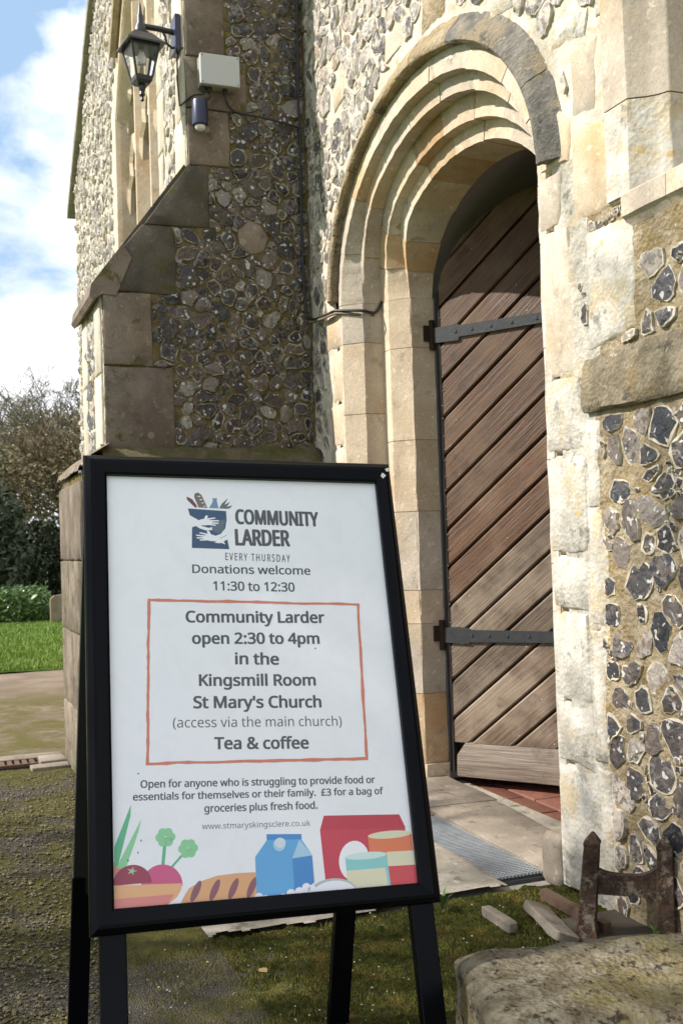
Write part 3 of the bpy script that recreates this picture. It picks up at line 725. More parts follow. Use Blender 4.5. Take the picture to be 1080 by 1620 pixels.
for i in range(len(thA)-1): order_block('outer_voussoir', A, backA, (R(thA[i])+.002, R(thA[i+1])-.002), -1, mA[i], rr.uniform(-.0025, .0025), i, 14)
for i in range(len(thB)-1): order_block('inner_voussoir', Bk, backB, (R(thB[i])+.002, R(thB[i+1])-.002), -1, mB[i], rr.uniform(-.0025, .0025), i+20, 12)
# hood mould
HP = [(.948, .748, .0), (.935, .735, -.004), (.890, .695, -.034), (.876, .680, -.041), (.856, .660, -.042), (.848, .652, -.036), (.846, .650, -.028), (.862, .655, -.024), (.862, .650, -.006), (.862, .650, .02), (.948, .748, .02)]
def hood_block(t0, t1, mats, seed, seg=9):
    mb = MB(); V = []; F = []; q = len(HP)
    for i in range(seg+1):
        t = t0+(t1-t0)*i/seg
        for j, (a, b_, y) in enumerate(HP):
            x, z = CX-a*math.cos(t), ZS+.03+b_*math.sin(t)
            V.append((x+.003*fb1(x*25, z*25, j+seed, 3, 1), y+(.003*fb1(x*25, z*25, j+seed+7, 3, 2) if y < 0 else 0), z+.003*fb1(x*25, z*25, j+seed+3, 3, 6)))
    for i in range(seg):
        for j in range(q): F.append((i*q+j, i*q+(j+1) % q, (i+1)*q+(j+1) % q, (i+1)*q+j))
    F.append(tuple(range(q))[::-1]); F.append(tuple(seg*q+j for j in range(q))); mb.add(V, F)
    me = mb.mesh('hood_mould_stone', mats, base_of(dw)); bm = bmesh.new(); bm.from_mesh(me); bmesh.ops.recalc_face_normals(bm, faces=bm.faces); bm.to_mesh(me); bm.free()
    me.polygons.foreach_set('use_smooth', [True]*len(me.polygons)); me.set_sharp_from_angle(angle=R(35)); link('hood_mould_stone', me, dw)
ht = [0, 24, 47, 70, 92, 112, 135, 157, 179]
for i in range(len(ht)-1): hood_block(R(ht[i])+.002, R(ht[i+1])-.002, [hoodst]*5 and (hooddk if ht[i] >= 112 else hoodst), i)
# rough foot stone at the right jamb
def rough_block(name, c, h, rotz, mats, seed, amp=.02, sub=4, roundness=.25, label=None, cat=None, parent=None, group=None, tilt=(0, 0), frq=6, fine=.12):
    bm = bmesh.new(); bmesh.ops.create_cube(bm, size=2); bmesh.ops.subdivide_edges(bm, edges=bm.edges[:], cuts=2**sub-1, use_grid_fill=True)
    V = np.array([v.co[:] for v in bm.verts])
    n = V/np.linalg.norm(V, axis=1)[:, None]; r = 1-roundness
    q = np.maximum(np.abs(V)-r, 0); inner = np.sign(V)*np.minimum(np.abs(V), r); l = np.linalg.norm(q, axis=1)[:, None]+1e-9
    V = inner+np.sign(V)*q/l*np.minimum(l, roundness)
    H = np.array(h); P = V*H
    d = fbm(P*frq+seed, 4, seed)*amp+fbm(P*frq*5+seed, 3, seed+3)*amp*fine
    P = P+n*d[:, None]
    Mx = Matrix.Rotation(rotz, 3, 'Z') @ Matrix.Rotation(tilt[0], 3, 'X') @ Matrix.Rotation(tilt[1], 3, 'Y')
    P = P @ np.array(Mx).T
    for v, p in zip(bm.verts, P): v.co = p
    me = bpy.data.meshes.new(name); bm.to_mesh(me); bm.free(); me.materials.append(mats)
    me.polygons.foreach_set('use_smooth', [True]*len(me.polygons))
    o = link(name, me, parent); bb = base_of(parent) if parent else (0, 0, 0)
    o.location = tuple(c[i]-bb[i] for i in range(3))
    if label: o['label'] = label
    if cat: o['category'] = cat
    if group: o['group'] = group
    return o
rough_block('jamb_foot_stone', (-2.735, .03, .055), (.055, .045, .080), 0, slabst, 4, .016, 4, .5, parent=dw)

# ================================================================== THE DOOR
TH = R(38); HX, HY = -4.045, .334; KD = 1.011
DU = (math.cos(TH), math.sin(TH), 0); DOOR = Plane((HX, HY, 0), DU, (0, 0, 1))    # normal faces outside
def ds(s, z): return (s*KD, 1+(z-1)*KD)
door = thing('church_door', 'brown oak church door of diagonal planks standing ajar in the stone doorway', 'door', (HX, HY, 0))
DWid = 1.13; dz0 = .018
def dtop(s): t = (s-DWid/2)/(DWid/2); t = max(-1, min(1, t)); return 1.985+.43*math.sqrt(max(0, 1-t*t))
outline = [(0.012, .155), (DWid, .155)]+[(s, dtop(s)) for s in np.concatenate([DWid/2+DWid/2*np.cos(np.linspace(0, math.pi, 31))])]
outline = [(max(.012, s), z) for s, z in outline]
SL = .835; slen = math.hypot(1, SL)
def clip(poly, a, b_, c):           # keep a*u+b*v<=c
    o = []
    for i in range(len(poly)):
        p, q = poly[i], poly[(i+1) % len(poly)]; dp = a*p[0]+b_*p[1]-c; dq = a*q[0]+b_*q[1]-c
        if dp <= 0: o.append(p)
        if (dp < 0 < dq) or (dq < 0 < dp): t = dp/(dp-dq); o.append((p[0]+(q[0]-p[0])*t, p[1]+(q[1]-p[1])*t))
    return o
def clean(poly):
    o = []
    for p in poly:
        if not o or math.hypot(p[0]-o[-1][0], p[1]-o[-1][1]) > 1e-4: o.append(p)
    if len(o) > 1 and math.hypot(o[0][0]-o[-1][0], o[0][1]-o[-1][1]) < 1e-4: o.pop()
    return o
def grain(o, pl, ang):
    """store along/across-grain coordinates for the wood material"""
    me = o.data; bb = np.array(base_of(o)); co = np.empty(len(me.vertices)*3); me.vertices.foreach_get('co', co); co = co.reshape(-1, 3)+bb-pl.O
    u = co@pl.U; v = co@pl.V; a = u*math.cos(ang)+v*math.sin(ang); b_ = -u*math.sin(ang)+v*math.cos(ang)
    for nme, val in (('grain_u', a), ('grain_v', b_)):
        at = me.attributes.new(nme, 'FLOAT', 'POINT'); at.data.foreach_set('value', val.astype(np.float32))
mb = MB(); prism(mb, DOOR, clean(outline), -.055, -.022); part('backing_board', mb, groove, door)
zk = [1.664*1+.157*k for k in range(-13, 8)]
gw = .0115
for i in range(len(zk)-1):
    lo, hi = zk[i], zk[i+1]
    # strip: lo+gw/2 < z - SL*(s-.015) < hi-gw/2
    f = lambda g_, z0: (SL, -1, SL*.015-z0-g_)
    p = clip(outline, SL, -1, SL*.015-lo-gw*.5); p = clip(p, -SL, 1, -SL*.015+hi-gw*.5)
    p = clean(p)
    if len(p) < 3: continue
    pa = clean(clip(clip(outline, SL, -1, SL*.015-lo-gw*1.2), -SL, 1, -SL*.015+hi-gw*1.2))
    mb = MB(); off = random.uniform(-.0012, .0012)
    if len(pa) == len(p):
        a = sum(p[k][0]*p[(k+1) % len(p)][1]-p[(k+1) % len(p)][0]*p[k][1] for k in range(len(p)))
        if a < 0: p = p[::-1]; pa = pa[::-1]
        n = len(p); P0 = np.array(p); P1 = np.array(pa)
        V = np.concatenate([DOOR.P(P0[:, 0], P0[:, 1], -.024), DOOR.P(P0[:, 0], P0[:, 1], -.006+off), DOOR.P(P1[:, 0], P1[:, 1], 0.+off)])
        F = [tuple(range(2*n, 3*n))]+[(k, (k+1) % n, n+(k+1) % n, n+k) for k in range(n)]+[(n+k, n+(k+1) % n, 2*n+(k+1) % n, 2*n+k) for k in range(n)]
        mb.add(V, F)
    else: prism(mb, DOOR, p, -.024, off)
    zc = sum(q[1] for q in p)/len(p)
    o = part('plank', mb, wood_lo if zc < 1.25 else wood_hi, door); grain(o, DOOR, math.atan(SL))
# bottom rail, weathered and sloping outwards
mb = MB(); n = 10
prof = [(-.055, .018), (.020, .018), (.024, .04), (.018, .105), (.004, .152), (-.02, .160), (-.055, .160)]
V = []; F = []; q = len(prof)
for i in range(n+1):
    s = .034+(DWid-.034)*i/n; cut = .03 if i == 0 else 0
    for j, (d, z) in enumerate(prof): V.append(DOOR.P(s+(cut if j in (4, 5) else 0), z+.001*fb1(s*9, j, 0, 2), d))
for i in range(n):
    for j in range(q): F.append((i*q+j, (i+1)*q+j, (i+1)*q+(j+1) % q, i*q+(j+1) % q))
F += [tuple(range(q)), tuple(n*q+j for j in range(q))[::-1]]; mb.add(V, F)
o = part('bottom_rail', mb, wood_rail, door, smooth=30); grain(o, DOOR, 0)
mb = MB(); prism(mb, DOOR, [(-.004, .03), (.013, .03), (.013, 2.05), (-.004, 2.03)], -.055, .003); part('edge_strip', mb, groove, door)
nail_me = None
def nail(parent, P, r=.005, mt=iron, name='nail', hgt=.005):
    mb = MB(); mb.lathe(P, [(r, -.002), (r, .001), (r*.6, hgt), (0, hgt*1.1)], 7, tuple(DOOR.N)); return part(name, mb, mt, parent, smooth=40)
for k in range(26):
    z = .42+k*.06+random.uniform(-.012, .012); nail(door, DOOR.P(.017+random.uniform(-.002, .002), z, .0015), .0022, nailm, 'edge_nail', .002)
for (s0, z0, s1, z1, ss, h0, h1) in ((-.02, 1.852, 1.06, 1.875, (.088, .162, .245, .335, .44, .56, .70, .85, .98), .040, .0165), (-.03, .603, 1.06, .605, (.115, .19, .27, .36, .47, .60, .74, .88, 1.0), .030, .0175)):
    h0 = .034; mb = MB()
    a = [(s0, z0-h0), (.10, z0-h0-.001), (.103, z0-h0+.013), (s1, z1-h1), (s1, z1+h1), (.11, z0+h1+.010), (.09, z0+h0), (s0+.01, z0+h0-.006)]
    if z0 < 1: a = [(s0, z0-.030), (.10, z0-.034), (.104, z0-.027), (s1, z1-h1), (s1, z1+h1), (.105, z0+.023), (.10, z0+.03), (.05, z0+.035), (s0, z0+.028)]
    a = [ds(*p) for p in a]
    prism(mb, DOOR, a, .0022, .010); st = part('strap_hinge', mb, iron, door)
    for s in ss:
        zc = z0+(z1-z0)*s; P = DOOR.P(*ds(s, zc), .0095); mb = MB(); mb.box(P, (.0085, .0085, .0035), Matrix((DOOR.U, DOOR.V, DOOR.N)).transposed() @ Matrix.Rotation(.4, 3, 'Z'), taper=.55)
        part('nail', mb, iron, st)
    mb = MB(); zc = ds(0, z0)[1]
    mb.lathe((HX-.012, HY-.018, zc-.062), [(.013, 0), (.013, .125)], 10); mb.bbox((HX-.025, HY-.055, zc-.025), (HX-.008, HY-.01, zc+.04))
    part('hinge_knuckle', mb, rustiron, door, smooth=40)
# grey painted frame against the stone
mb = MB(); mb.bbox((-4.10, .332, .0), (-4.062, .375, 2.02)); part('frame_post', mb, framegrey, room)

# ================================================================== BUTTRESS
bt = thing('buttress', 'shaded flint buttress with ashlar edges darkened for stain and shade and sloping stone weathering', 'buttress', (BX-.25, -.5, 0))
YO, YU = bk(-.97, 2)[0], bk(-.58, 3)[0]
ZC0, ZC1 = bk(-1.0, 2.12)[1], bk(-.58, 2.683)[1]       # foot and head of the slope
BL = -5.24
body = [(-0.002, -.1), (-0.002, 4.2), (YU+.012, 4.2), (YU+.012, ZC1), (YO+.012, ZC0+.03), (YO+.012, -.1)]
def inbody(u, v): return inpoly(u, v, [(.05, -.1), (.05, 4.2), (YU+.01, 4.2), (YU+.01, ZC1), (YO+.01, ZC0+.03), (YO+.01, -.1)])
mb = MB(); prism(mb, Plane((BX-.012, 0, 0), (0, 1, 0), (0, 0, 1)), [(.3, -.1), (.3, 4.2), (YU+.02, 4.2), (YU+.02, ZC1), (YO+.02, ZC0+.02), (YO+.02, -.1)], BL-BX+.03, 0); part('masonry_core', mb, mort_b, bt)
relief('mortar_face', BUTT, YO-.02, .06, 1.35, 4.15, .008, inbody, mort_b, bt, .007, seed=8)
q_ = [bk(*p) for p in [(-.398, 3.2), (-.300, 3.18), (-.300, 2.955), (-.388, 2.945), (-.388, 2.70), (-.486, 2.692), (-.488, 2.415), (-.645, 2.41), (-.647, 2.115), (-.758, 2.108), (-.760, 1.79), (-.670, 1.788), (-.672, 1.435)]]
bs = []
def bq(ys, z0, z1, outer): bs.append([bk(outer, z0), bk(ys, z0), bk(ys, z1), bk(outer, z1)])
bq(-.672, 1.43, 1.785, -.968); bq(-.760, 1.792, 2.105, -.968)
bs.append([bk(-.968, 2.112), bk(-.649, 2.112), bk(-.649, 2.408), bk(-.787, 2.41), bk(-1.0, 2.155)])
bs.append([bk(-.782, 2.415), bk(-.490, 2.415), bk(-.490, 2.69), bk(-.58, 2.69)])
bq(-.388, 2.697, 2.947, -.578); bq(-.302, 2.953, 3.183, -.578); bq(-.398, 3.19, 3.50, -.578); bq(-.31, 3.507, 3.8, -.578); bq(-.40, 3.807, 4.1, -.578)
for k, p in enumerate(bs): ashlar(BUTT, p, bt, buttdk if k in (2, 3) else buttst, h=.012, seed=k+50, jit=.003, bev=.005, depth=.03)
inner = [([bk(-.35, 2.34), bk(-.30, 2.31), bk(-.24, 2.33), bk(-.215, 2.39), bk(-.25, 2.45), bk(-.31, 2.465), bk(-.36, 2.42)], 'round')]
for k, (p, _) in enumerate(inner): ashlar(BUTT, p, bt, buttst, h=.012, seed=77, jit=.004, bev=.01, name='rubble_stone')
ip = [p for p, _ in inner]+bs
def b_ok(u, v):
    r = inbody(u, v) & (u < -.012) & (v > bk(0, 1.42)[1])
    for p in ip: r &= ~inpoly(u, v, p)
    return r
cl = cells(YO, -.01, 1.42, 4.05, .084, .061, b_ok, .0045, 41, jit=.42, sizevar=.07)
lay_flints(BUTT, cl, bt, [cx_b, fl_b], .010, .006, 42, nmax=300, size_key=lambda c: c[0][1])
lay_chips(BUTT, cl, YO, -.01, 1.42, 4.05, b_ok, bt, [cx_b, fl_b], 73)
# outer (sunlit) faces
OUTL = Plane((0, YO-.0, 0), (1, 0, 0), (0, 0, 1)); OUTU = Plane((0, YU, 0), (1, 0, 0), (0, 0, 1))
relief('mortar_face', OUTL, BL, BX, 1.35, ZC0, .012, lambda u, v: u < 99, mort_w, bt, .004, seed=12)
relief('mortar_face', OUTU, BL, BX, ZC1-.1, 4.2, .012, lambda u, v: u < 99, mort_w, bt, .004, seed=13)
z = 1.43; k = 0
ob = []
while z < 2.1:
    h_ = .34; w = .17 if k % 2 else .20
    for p in ([(BX-.012, z), (BX-.012, z+h_-.006), (BX-w, z+h_-.006), (BX-w, z)], [(BL, z), (BL, z+h_-.006), (BL+.33-w, z+h_-.006), (BL+.33-w, z)]):
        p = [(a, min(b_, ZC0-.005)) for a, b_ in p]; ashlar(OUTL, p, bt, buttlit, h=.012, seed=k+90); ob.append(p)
    z += h_; k += 1
def o_ok(u, v):
    r = (u > BL) & (u < BX-.01) & (v < ZC0)
    for p in ob: r &= ~inpoly(u, v, p)
    return r
cl = cells(BL, BX, 1.40, ZC0, .10, .085, o_ok, .008, 44); lay_flints(OUTL, cl, bt, [cx_w, fl_r], .012, .006, 45, nmax=0)
ob = []; z = ZC1-.05; k = 0
while z < 4.1:
    h_ = .30; w = .16 if k % 2 else .20
    for p in ([(BX-.012, z), (BX-.012, z+h_-.006), (BX-w, z+h_-.006), (BX-w, z)], [(BL, z), (BL, z+h_-.006), (BL+.30-w, z+h_-.006), (BL+.30-w, z)]):
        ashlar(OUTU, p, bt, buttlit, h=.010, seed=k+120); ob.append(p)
    z += h_; k += 1
def o_ok2(u, v):
    r = (u > BL) & (u < BX-.01)
    for p in ob: r &= ~inpoly(u, v, p)
    return r
cl = cells(BL, BX, ZC1-.03, 4.1, .10, .085, o_ok2, .008, 46); lay_flints(OUTU, cl, bt, [cx_w, fl_w], .012, .006, 47, nmax=0)
# weathering slabs on the slope with a projecting nose
SLOPE = Plane((0, 0, 0), (0, 1, 0), (0, 0, 1))
def slope_slab(f0, f1, nose, seed):
    y0, z0 = YO+(YU-YO)*f0, ZC0+.04+(ZC1-ZC0-.04)*f0; y1, z1 = YO+(YU-YO)*f1, ZC0+.04+(ZC1-ZC0-.04)*f1
    d = np.array([y1-y0, z1-z0]); d /= np.linalg.norm(d); nn = np.array([-d[1], d[0]])*.02
    if nose: poly = [(y0-.055, z0-.075), (y0-.04, z0-.095), (y0+.0, z0-.065), (y0+.06, z0-.07), (y1+.02, z1-.05), (y1+nn[0], z1+nn[1]), (y0-.03+nn[0], z0-.035+nn[1])]
    else: poly = [(y0+.01, z0-.05), (y1+.03, z1-.05), (y1+nn[0], z1+nn[1]), (y0+nn[0], z0+nn[1])]
    mb = MB(); poly = [(a, b_) for a, b_ in poly]; prism(mb, Plane((BX, 0, 0), (0, 1, 0), (0, 0, 1)), poly, BL-BX-.04, .004 if not nose else .018)
    me = part('weathering_slab', mb, buttdk if not nose else buttst, bt); return me
slope_slab(0, .28, True, 0); slope_slab(.285, .62, False, 1); slope_slab(.625, 1.0, False, 2)
# lower, thicker stage with a mossy chamfered ledge
YP = -1.085; 
mb = MB(); pl_ = Plane((BX, 0, 0), (1, 0, 0), (0, 1, 0))
zc, zt = 1.33, bk(0, 1.425)[1]
V = []
for z, e in ((-.1, .075), (zc, .07), (zt-.03, .02), (zt, -.01)):
    V += [(BL-.04-e*.5, YP+.11-e*1.45, z), (BX+e, YP+.11-e*1.45, z), (BX+e, .0, z), (BL-.04-e*.5, .0, z)]
F = []
for i in range(3):
    for j in range(4): a = i*4+j; b_ = i*4+(j+1) % 4; F.append((a, b_, b_+4, a+4))
F.append((12, 13, 14, 15)); mb.add(V, F); part('plinth_core', mb, mort_b, bt)
PLN = Plane((BX+.076, 0, 0), (0, 1, 0), (0, 0, 1)); PLO = Plane((0, YP-.0, 0), (1, 0, 0), (0, 0, 1))
z = 0; k = 0
for h_ in (.30, .34, .32, .34):
    xs = [BL-.08, BL+.22+.1*(k % 2), BX+.072]
    for a, b_ in zip(xs[:-1], xs[1:]): ashlar(PLO, [(a, z), (b_-.006, z), (b_-.006, z+h_-.006), (a, z+h_-.006)], bt, plinthst if k != 3 else buttst, h=.006, seed=k+150, jit=.002)
    ys = [YP-.003, -.70+.12*(k % 2), -.34, .0]
    for a, b_ in zip(ys[:-1], ys[1:]): ashlar(PLN, [(a, z), (b_-.006, z), (b_-.006, z+h_-.006), (a, z+h_-.006)], bt, buttst, h=.004, seed=k+170, jit=.002)
    z += h_; k += 1
mb = MB(); n = 40
V = []; F = []
for i in range(n+1):
    y = YP+.10+(-.0-YP-.10)*i/n
    for j, (d, z) in enumerate(((.085, 1.335), (.08, 1.375), (.045, 1.42), (-.02, 1.458))):
        V.append((BX+d+.010*fb1(y*22, j*3, 1, 3, 3), y, z+.012*fb1(y*25, j*3, 2, 3, 4)))
for i in range(n):
    for j in range(3): a = i*4+j; F.append((a, a+4, a+5, a+1))
mb.add(V, F); ledgem = stone('mossy_ledge', (.10, .085, .05), (.15, .125, .075), dark=(.03, .03, .02), dark_amt=.6, moss=.7, vary=0, bumpd=.012)
part('plinth_ledge', mb, ledgem, bt, smooth=60)
mb = MB(); V = []; F = []
for i in range(n+1):
    x = BL-.08+(BX+.085-BL+.08)*i/n
    for j, (d, z) in enumerate(((-.012, 1.335), (-.005, 1.36), (.05, 1.41), (.13, 1.458))):
        V.append((x, YP+d+.006*fb1(x*22, j*3, 1, 3, 3), z+.008*fb1(x*25, j*3, 2, 3, 4)))
for i in range(n):
    for j in range(3): a = i*4+j; F.append((a, a+4, a+5, a+1))
mb.add(V, F); part('plinth_ledge', mb, buttst, bt, smooth=60)

# ================================================================== LANTERN, JUNCTION BOX, SENSOR, CABLES
lx, ly = -4.725, -.752; LK = .80
lan = thing('wall_lantern', 'black four-sided lantern hanging from a bracket high on the buttress', 'lantern', (lx, ly, 3.05))
mb = MB(); mb.bbox((-4.775, YU-.035, 3.24), (-4.675, YU-.012, 3.40)); part('back_plate', mb, navy, lan)
mb = MB(); mb.tube([(lx, YU-.03, 3.335), (lx, -.67, 3.342), (lx, ly, 3.345)], .013, 10)
mb.tube([(lx, YU-.03, 3.27), (lx, -.61, 3.262), (lx, -.635, 3.28), (lx, -.64, 3.31), (lx, -.655, 3.335)], .006, 8); part('bracket_arm', mb, lampblk, lan, smooth=40)
mb = MB(); mb.lathe((lx, ly, 3.30), [(.040, 0), (.040, .012), (.028, .018), (.026, .035), (.016, .055), (.016, .085), (.010, .10), (.004, .15)], 16); part('top_finial', mb, lampblk, lan, smooth=30)
def frus(mb, z0, h0, z1, h1, ang=R(8)):
    V = []
    for z, h_ in ((z0, h0), (z1, h1)):
        for k in range(4): w = ang+math.pi/4+k*math.pi/2; V.append((lx+LK*h_*math.sqrt(2)*math.cos(w), ly+LK*h_*math.sqrt(2)*math.sin(w), z))
    mb.add(V, [(3, 2, 1, 0), (4, 5, 6, 7), (0, 1, 5, 4), (1, 2, 6, 5), (2, 3, 7, 6), (3, 0, 4, 7)])
mb = MB(); frus(mb, 3.243, .108, 3.252, .106); frus(mb, 3.2525, .104, 3.302, .05); part('roof', mb, lampblk, lan)
mb = MB()
for k in range(4):
    w = R(8)+math.pi/4+k*math.pi/2; c, s = LK*math.cos(w)*math.sqrt(2), LK*math.sin(w)*math.sqrt(2)
    mb.tube([(lx+.080*c, ly+.080*s, 3.243), (lx+.046*c, ly+.046*s, 3.105)], .0055, 6)
frus(mb, 3.232, .083, 3.243, .083); frus(mb, 3.088, .046, 3.108, .050); frus(mb, 3.075, .035, 3.0875, .045); part('cage', mb, lampblk, lan)
for k in range(4):
    w0 = R(8)+math.pi/4+k*math.pi/2; w1 = w0+math.pi/2; V = []
    for w, h_, z in ((w0, .046, 3.107), (w1, .046, 3.107), (w1, .079, 3.232), (w0, .079, 3.232)): V.append((lx+LK*h_*1.414*math.cos(w), ly+LK*h_*1.414*math.sin(w), z))
    mb = MB(); mb.add(V, [(0, 1, 2, 3)]); part('glass_pane', mb, glass, lan)
mb = MB(); mb.lathe((lx, ly, 3.16), [(0.001, 0), (.018, .006), (.024, .022), (.022, .038), (.013, .055), (.012, .08)], 14); part('bulb', mb, bulbm, lan, smooth=50)
mb = MB(); mb.lathe((lx, ly, 3.0), [(.003, 0), (.009, .006), (.006, .02), (.014, .03), (.011, .045), (.016, .055), (.016, .075)], 12); part('bottom_finial', mb, lampblk, lan, smooth=30)

jb = thing('junction_box', 'pale grey plastic junction box screwed to the shaded buttress face', 'junction box', (BX+.02, bk(-.44, 3)[0], bk(0, 3.05)[1]))
y0, z0 = bk(-.528, 3.036); y1, z1 = bk(-.356, 3.166); X0 = BX+.016
mb = MB(); mb.bbox((X0, y0, z0), (X0+.052, y1, z1)); part('back_box', mb, seal, jb)
me = MB(); me.bbox((X0+.0525, y0-.003, z0-.003), (X0+.075, y1+.003, z1+.003)); o = part('lid', me, boxgrey, jb)
bv = o.modifiers.new('bevel', 'BEVEL'); bv.width = .003; bv.segments = 2
for yy in (y0+.006, y1-.006):
    for z_ in (z0+.006, z1-.006):
        mb = MB(); mb.lathe((X0+.0745, yy, z_), [(.0032, 0), (.0032, .0012)], 8, (1, 0, 0)); part('lid_screw', mb, lampblk, jb)
for yy in (y0+.02, y0+.045, y0+.118):
    mb = MB(); mb.lathe((X0+.03, yy, z0-.026), [(.007, 0), (.010, .004), (.010, .012), (.012, .013), (.012, .0245)], 8); part('cable_gland', mb, cableblk, jb)
sy, sz = bk(-.533, 2.905); sx = BX+.065
pir = thing('motion_sensor', 'dark blue cylinder security sensor with white dome lens below the junction box', 'sensor', (BX+.02, sy, sz))
mb = MB(); mb.lathe((sx, sy, sz-.055), [(.025, 0), (.034, .004), (.035, .012), (.035, .105), (.033, .112)], 20); part('housing', mb, navy, pir, smooth=40)
mb = MB(); mb.lathe((sx, sy, sz-.068), [(.002, -.010), (.014, -.007), (.022, .001), (.024, .012)], 18); part('lens', mb, domew, pir, smooth=60)
mb = MB(); mb.bbox((BX+.012, sy-.02, sz-.02), (BX+.032, sy+.02, sz+.045)); part('bracket', mb, cableblk, pir)

def cable(name, pts, r, mt, label, base):
    # smooth the polyline
    P = [Vector(p) for p in pts]; Q = []
    for i in range(len(P)-1):
        p0 = P[max(i-1, 0)]; p1 = P[i]; p2 = P[i+1]; p3 = P[min(i+2, len(P)-1)]
        for k in range(6):
            t = k/6; Q.append(.5*((2*p1)+(-p0+p2)*t+(2*p0-5*p1+4*p2-p3)*t*t+(-p0+3*p1-3*p2+p3)*t**3))
    Q.append(P[-1]); mb = MB(); mb.tube(Q, r, 8); return solo(name, mb, mt, label, 'cable', base, smooth=60)
cx0 = BX+.03
cable('cable', [(cx0, -.035, 4.1), (cx0, -.038, 3.5), (cx0+.002, -.047, 3.1), (cx0, -.044, 2.9), (cx0+.002, -.050, 2.5), (cx0, -.047, 2.2), (cx0, -.040, 2.06), (cx0+.01, -.036, 2.035), (cx0+.035, -.035, 2.03), (-4.55, -.028, 2.015), (-4.47, -.03, 2.01), (-4.40, -.028, 2.004), (-4.33, -.028, 2.002), (-4.29, -.02, 2.0), (-4.20, .055, 1.985), (-4.20, .12, 1.98), (-4.205, .155, 2.03)], .0065, cableblk, 'long black cable running down the corner and across the left door jamb', (cx0, -.04, 2.03))
mb = MB(); mb.tube([(-4.62, -.034, 2.018), (-4.55, -.03, 2.003), (-4.50, -.035, 2.0), (-4.40, -.032, 1.992), (-4.33, -.030, 1.99), (-4.285, -.018, 1.988), (-4.22, .05, 1.972), (-4.212, .12, 1.968)], .0055, 8)
solo('cable', mb, cablebrn, 'short weathered brown cable under the black one across the left jamb', 'cable', (-4.4, -.03, 1.99), smooth=60)
cable('cable', [(X0+.03, y0+.118, z0-.02), (X0+.03, y0+.12, z0-.045), (X0+.02, y0+.14, z0-.075), (X0+.008, y0+.18, z0-.09), (BX+.034, y0+.25, z0-.10), (BX+.036, y0+.35, z0-.112), (BX+.033, -.05, z0-.13)], .0052, cableblk, 'black cable sagging from the junction box to the wall corner', (X0, y0+.2, z0-.09))
cable('cable', [(X0+.03, y0+.02, z0-.02), (X0+.03, y0+.012, z0-.035), (X0+.02, y0-.02, z0-.038), (BX+.02, YU+.01, z0-.05), (BX-.005, YU-.022, z0-.075), (BX-.03, YU-.022, z0-.05), (BX-.05, YU-.022, z0+.05), (BX-.05, YU-.022, 3.25)], .004, cableblk, 'thin black cable looping round the buttress edge up to the lantern', (BX, YU, z0-.04))
cable('cable', [(X0+.03, y0+.045, z0-.02), (X0+.035, y0+.045, z0-.05), (sx, sy+.01, sz+.062), (sx, sy, sz+.050)], .004, cableblk, 'short black cable joining the junction box to the sensor', (X0, y0, z0-.04))

# ================================================================== A-BOARD SIGN
O_ = np.array((-2.168, -1.391, 1.19)); ex_ = np.array((.05073157, .99799153, -.03793699)); ex_ /= np.linalg.norm(ex_)
ey_ = np.array((.31239758, -.05193713, -.94853059)); ey_ -= ey_@ex_*ex_; ey_ /= np.linalg.norm(ey_)
SG = Plane(O_, ex_, -ey_)             # u right, v up (use -down)
assert SG.N[0] > 0
sign = thing('a_board_sign', 'black A-board sign with a Community Larder poster in front of the church', 'sign', (-2.15, -1.07, 0))
WI, HE = .648, .898; fw_ = .0425
def sp(u, d, n=0.): return SG.P(u, -d, n)
def frame_bar(o0, o1, i0, i1, name='frame_bar', flip=False):
    """mitred snap-frame bar: outer edge o0-o1, inner edge i0-i1; profile rises to a ridge then slopes in"""
    def lerp(a, b_, t): return (a[0]+(b_[0]-a[0])*t, a[1]+(b_[1]-a[1])*t)
    prof = [(0, -.014), (0, -.001), (.06, .0035), (.28, .0105), (.42, .0115), (.90, .0065), (1.0, .0045), (1.0, -.006)]
    V = []
    for a, b_ in ((o0, i0), (o1, i1)):
        for t, n_ in prof: p = lerp(a, b_, t); V.append(sp(p[0], p[1], n_))
    q = len(prof); F = [(j, q+j, q+j+1, j+1) for j in range(q-1)]+[(0, q-1, 2*q-1, q)]+[tuple(range(q))[::-1], tuple(range(q, 2*q))]
    mb = MB(); mb.add(V, F); me = mb.mesh(name, black_paint, base_of(sign)); bm = bmesh.new(); bm.from_mesh(me); bmesh.ops.recalc_face_normals(bm, faces=bm.faces); bm.to_mesh(me); bm.free()
    return link(name, me, sign)
oTL, oTR, oBR, oBL = (0, 0), (WI, -.002), (WI+.002, HE+.001), (0, HE-.001); iTL, iTR, iBR, iBL = (.0445, .0415), (.6125, .0435), (.608, .8605), (.0415, .8545)
frame_bar(oTL, oTR, iTL, iTR); frame_bar(oTR, oBR, iTR, iBR); frame_bar(oBR, oBL, iBR, iBL); frame_bar(oBL, oTL, iBL, iTL)
mb = MB(); prism(mb, SG, [(.01, -.01), (.638, -.01), (.638, -.885), (.01, -.885)], -.016, -.0075); part('backing_panel', mb, dark_side, sign)
pg = [(.03, -.03), (.625, -.032), (.622, -.872), (.03, -.868)]
mb = MB(); prism(mb, SG, pg, -.0070, -.0060); poster = part('poster', mb, P_white, sign)
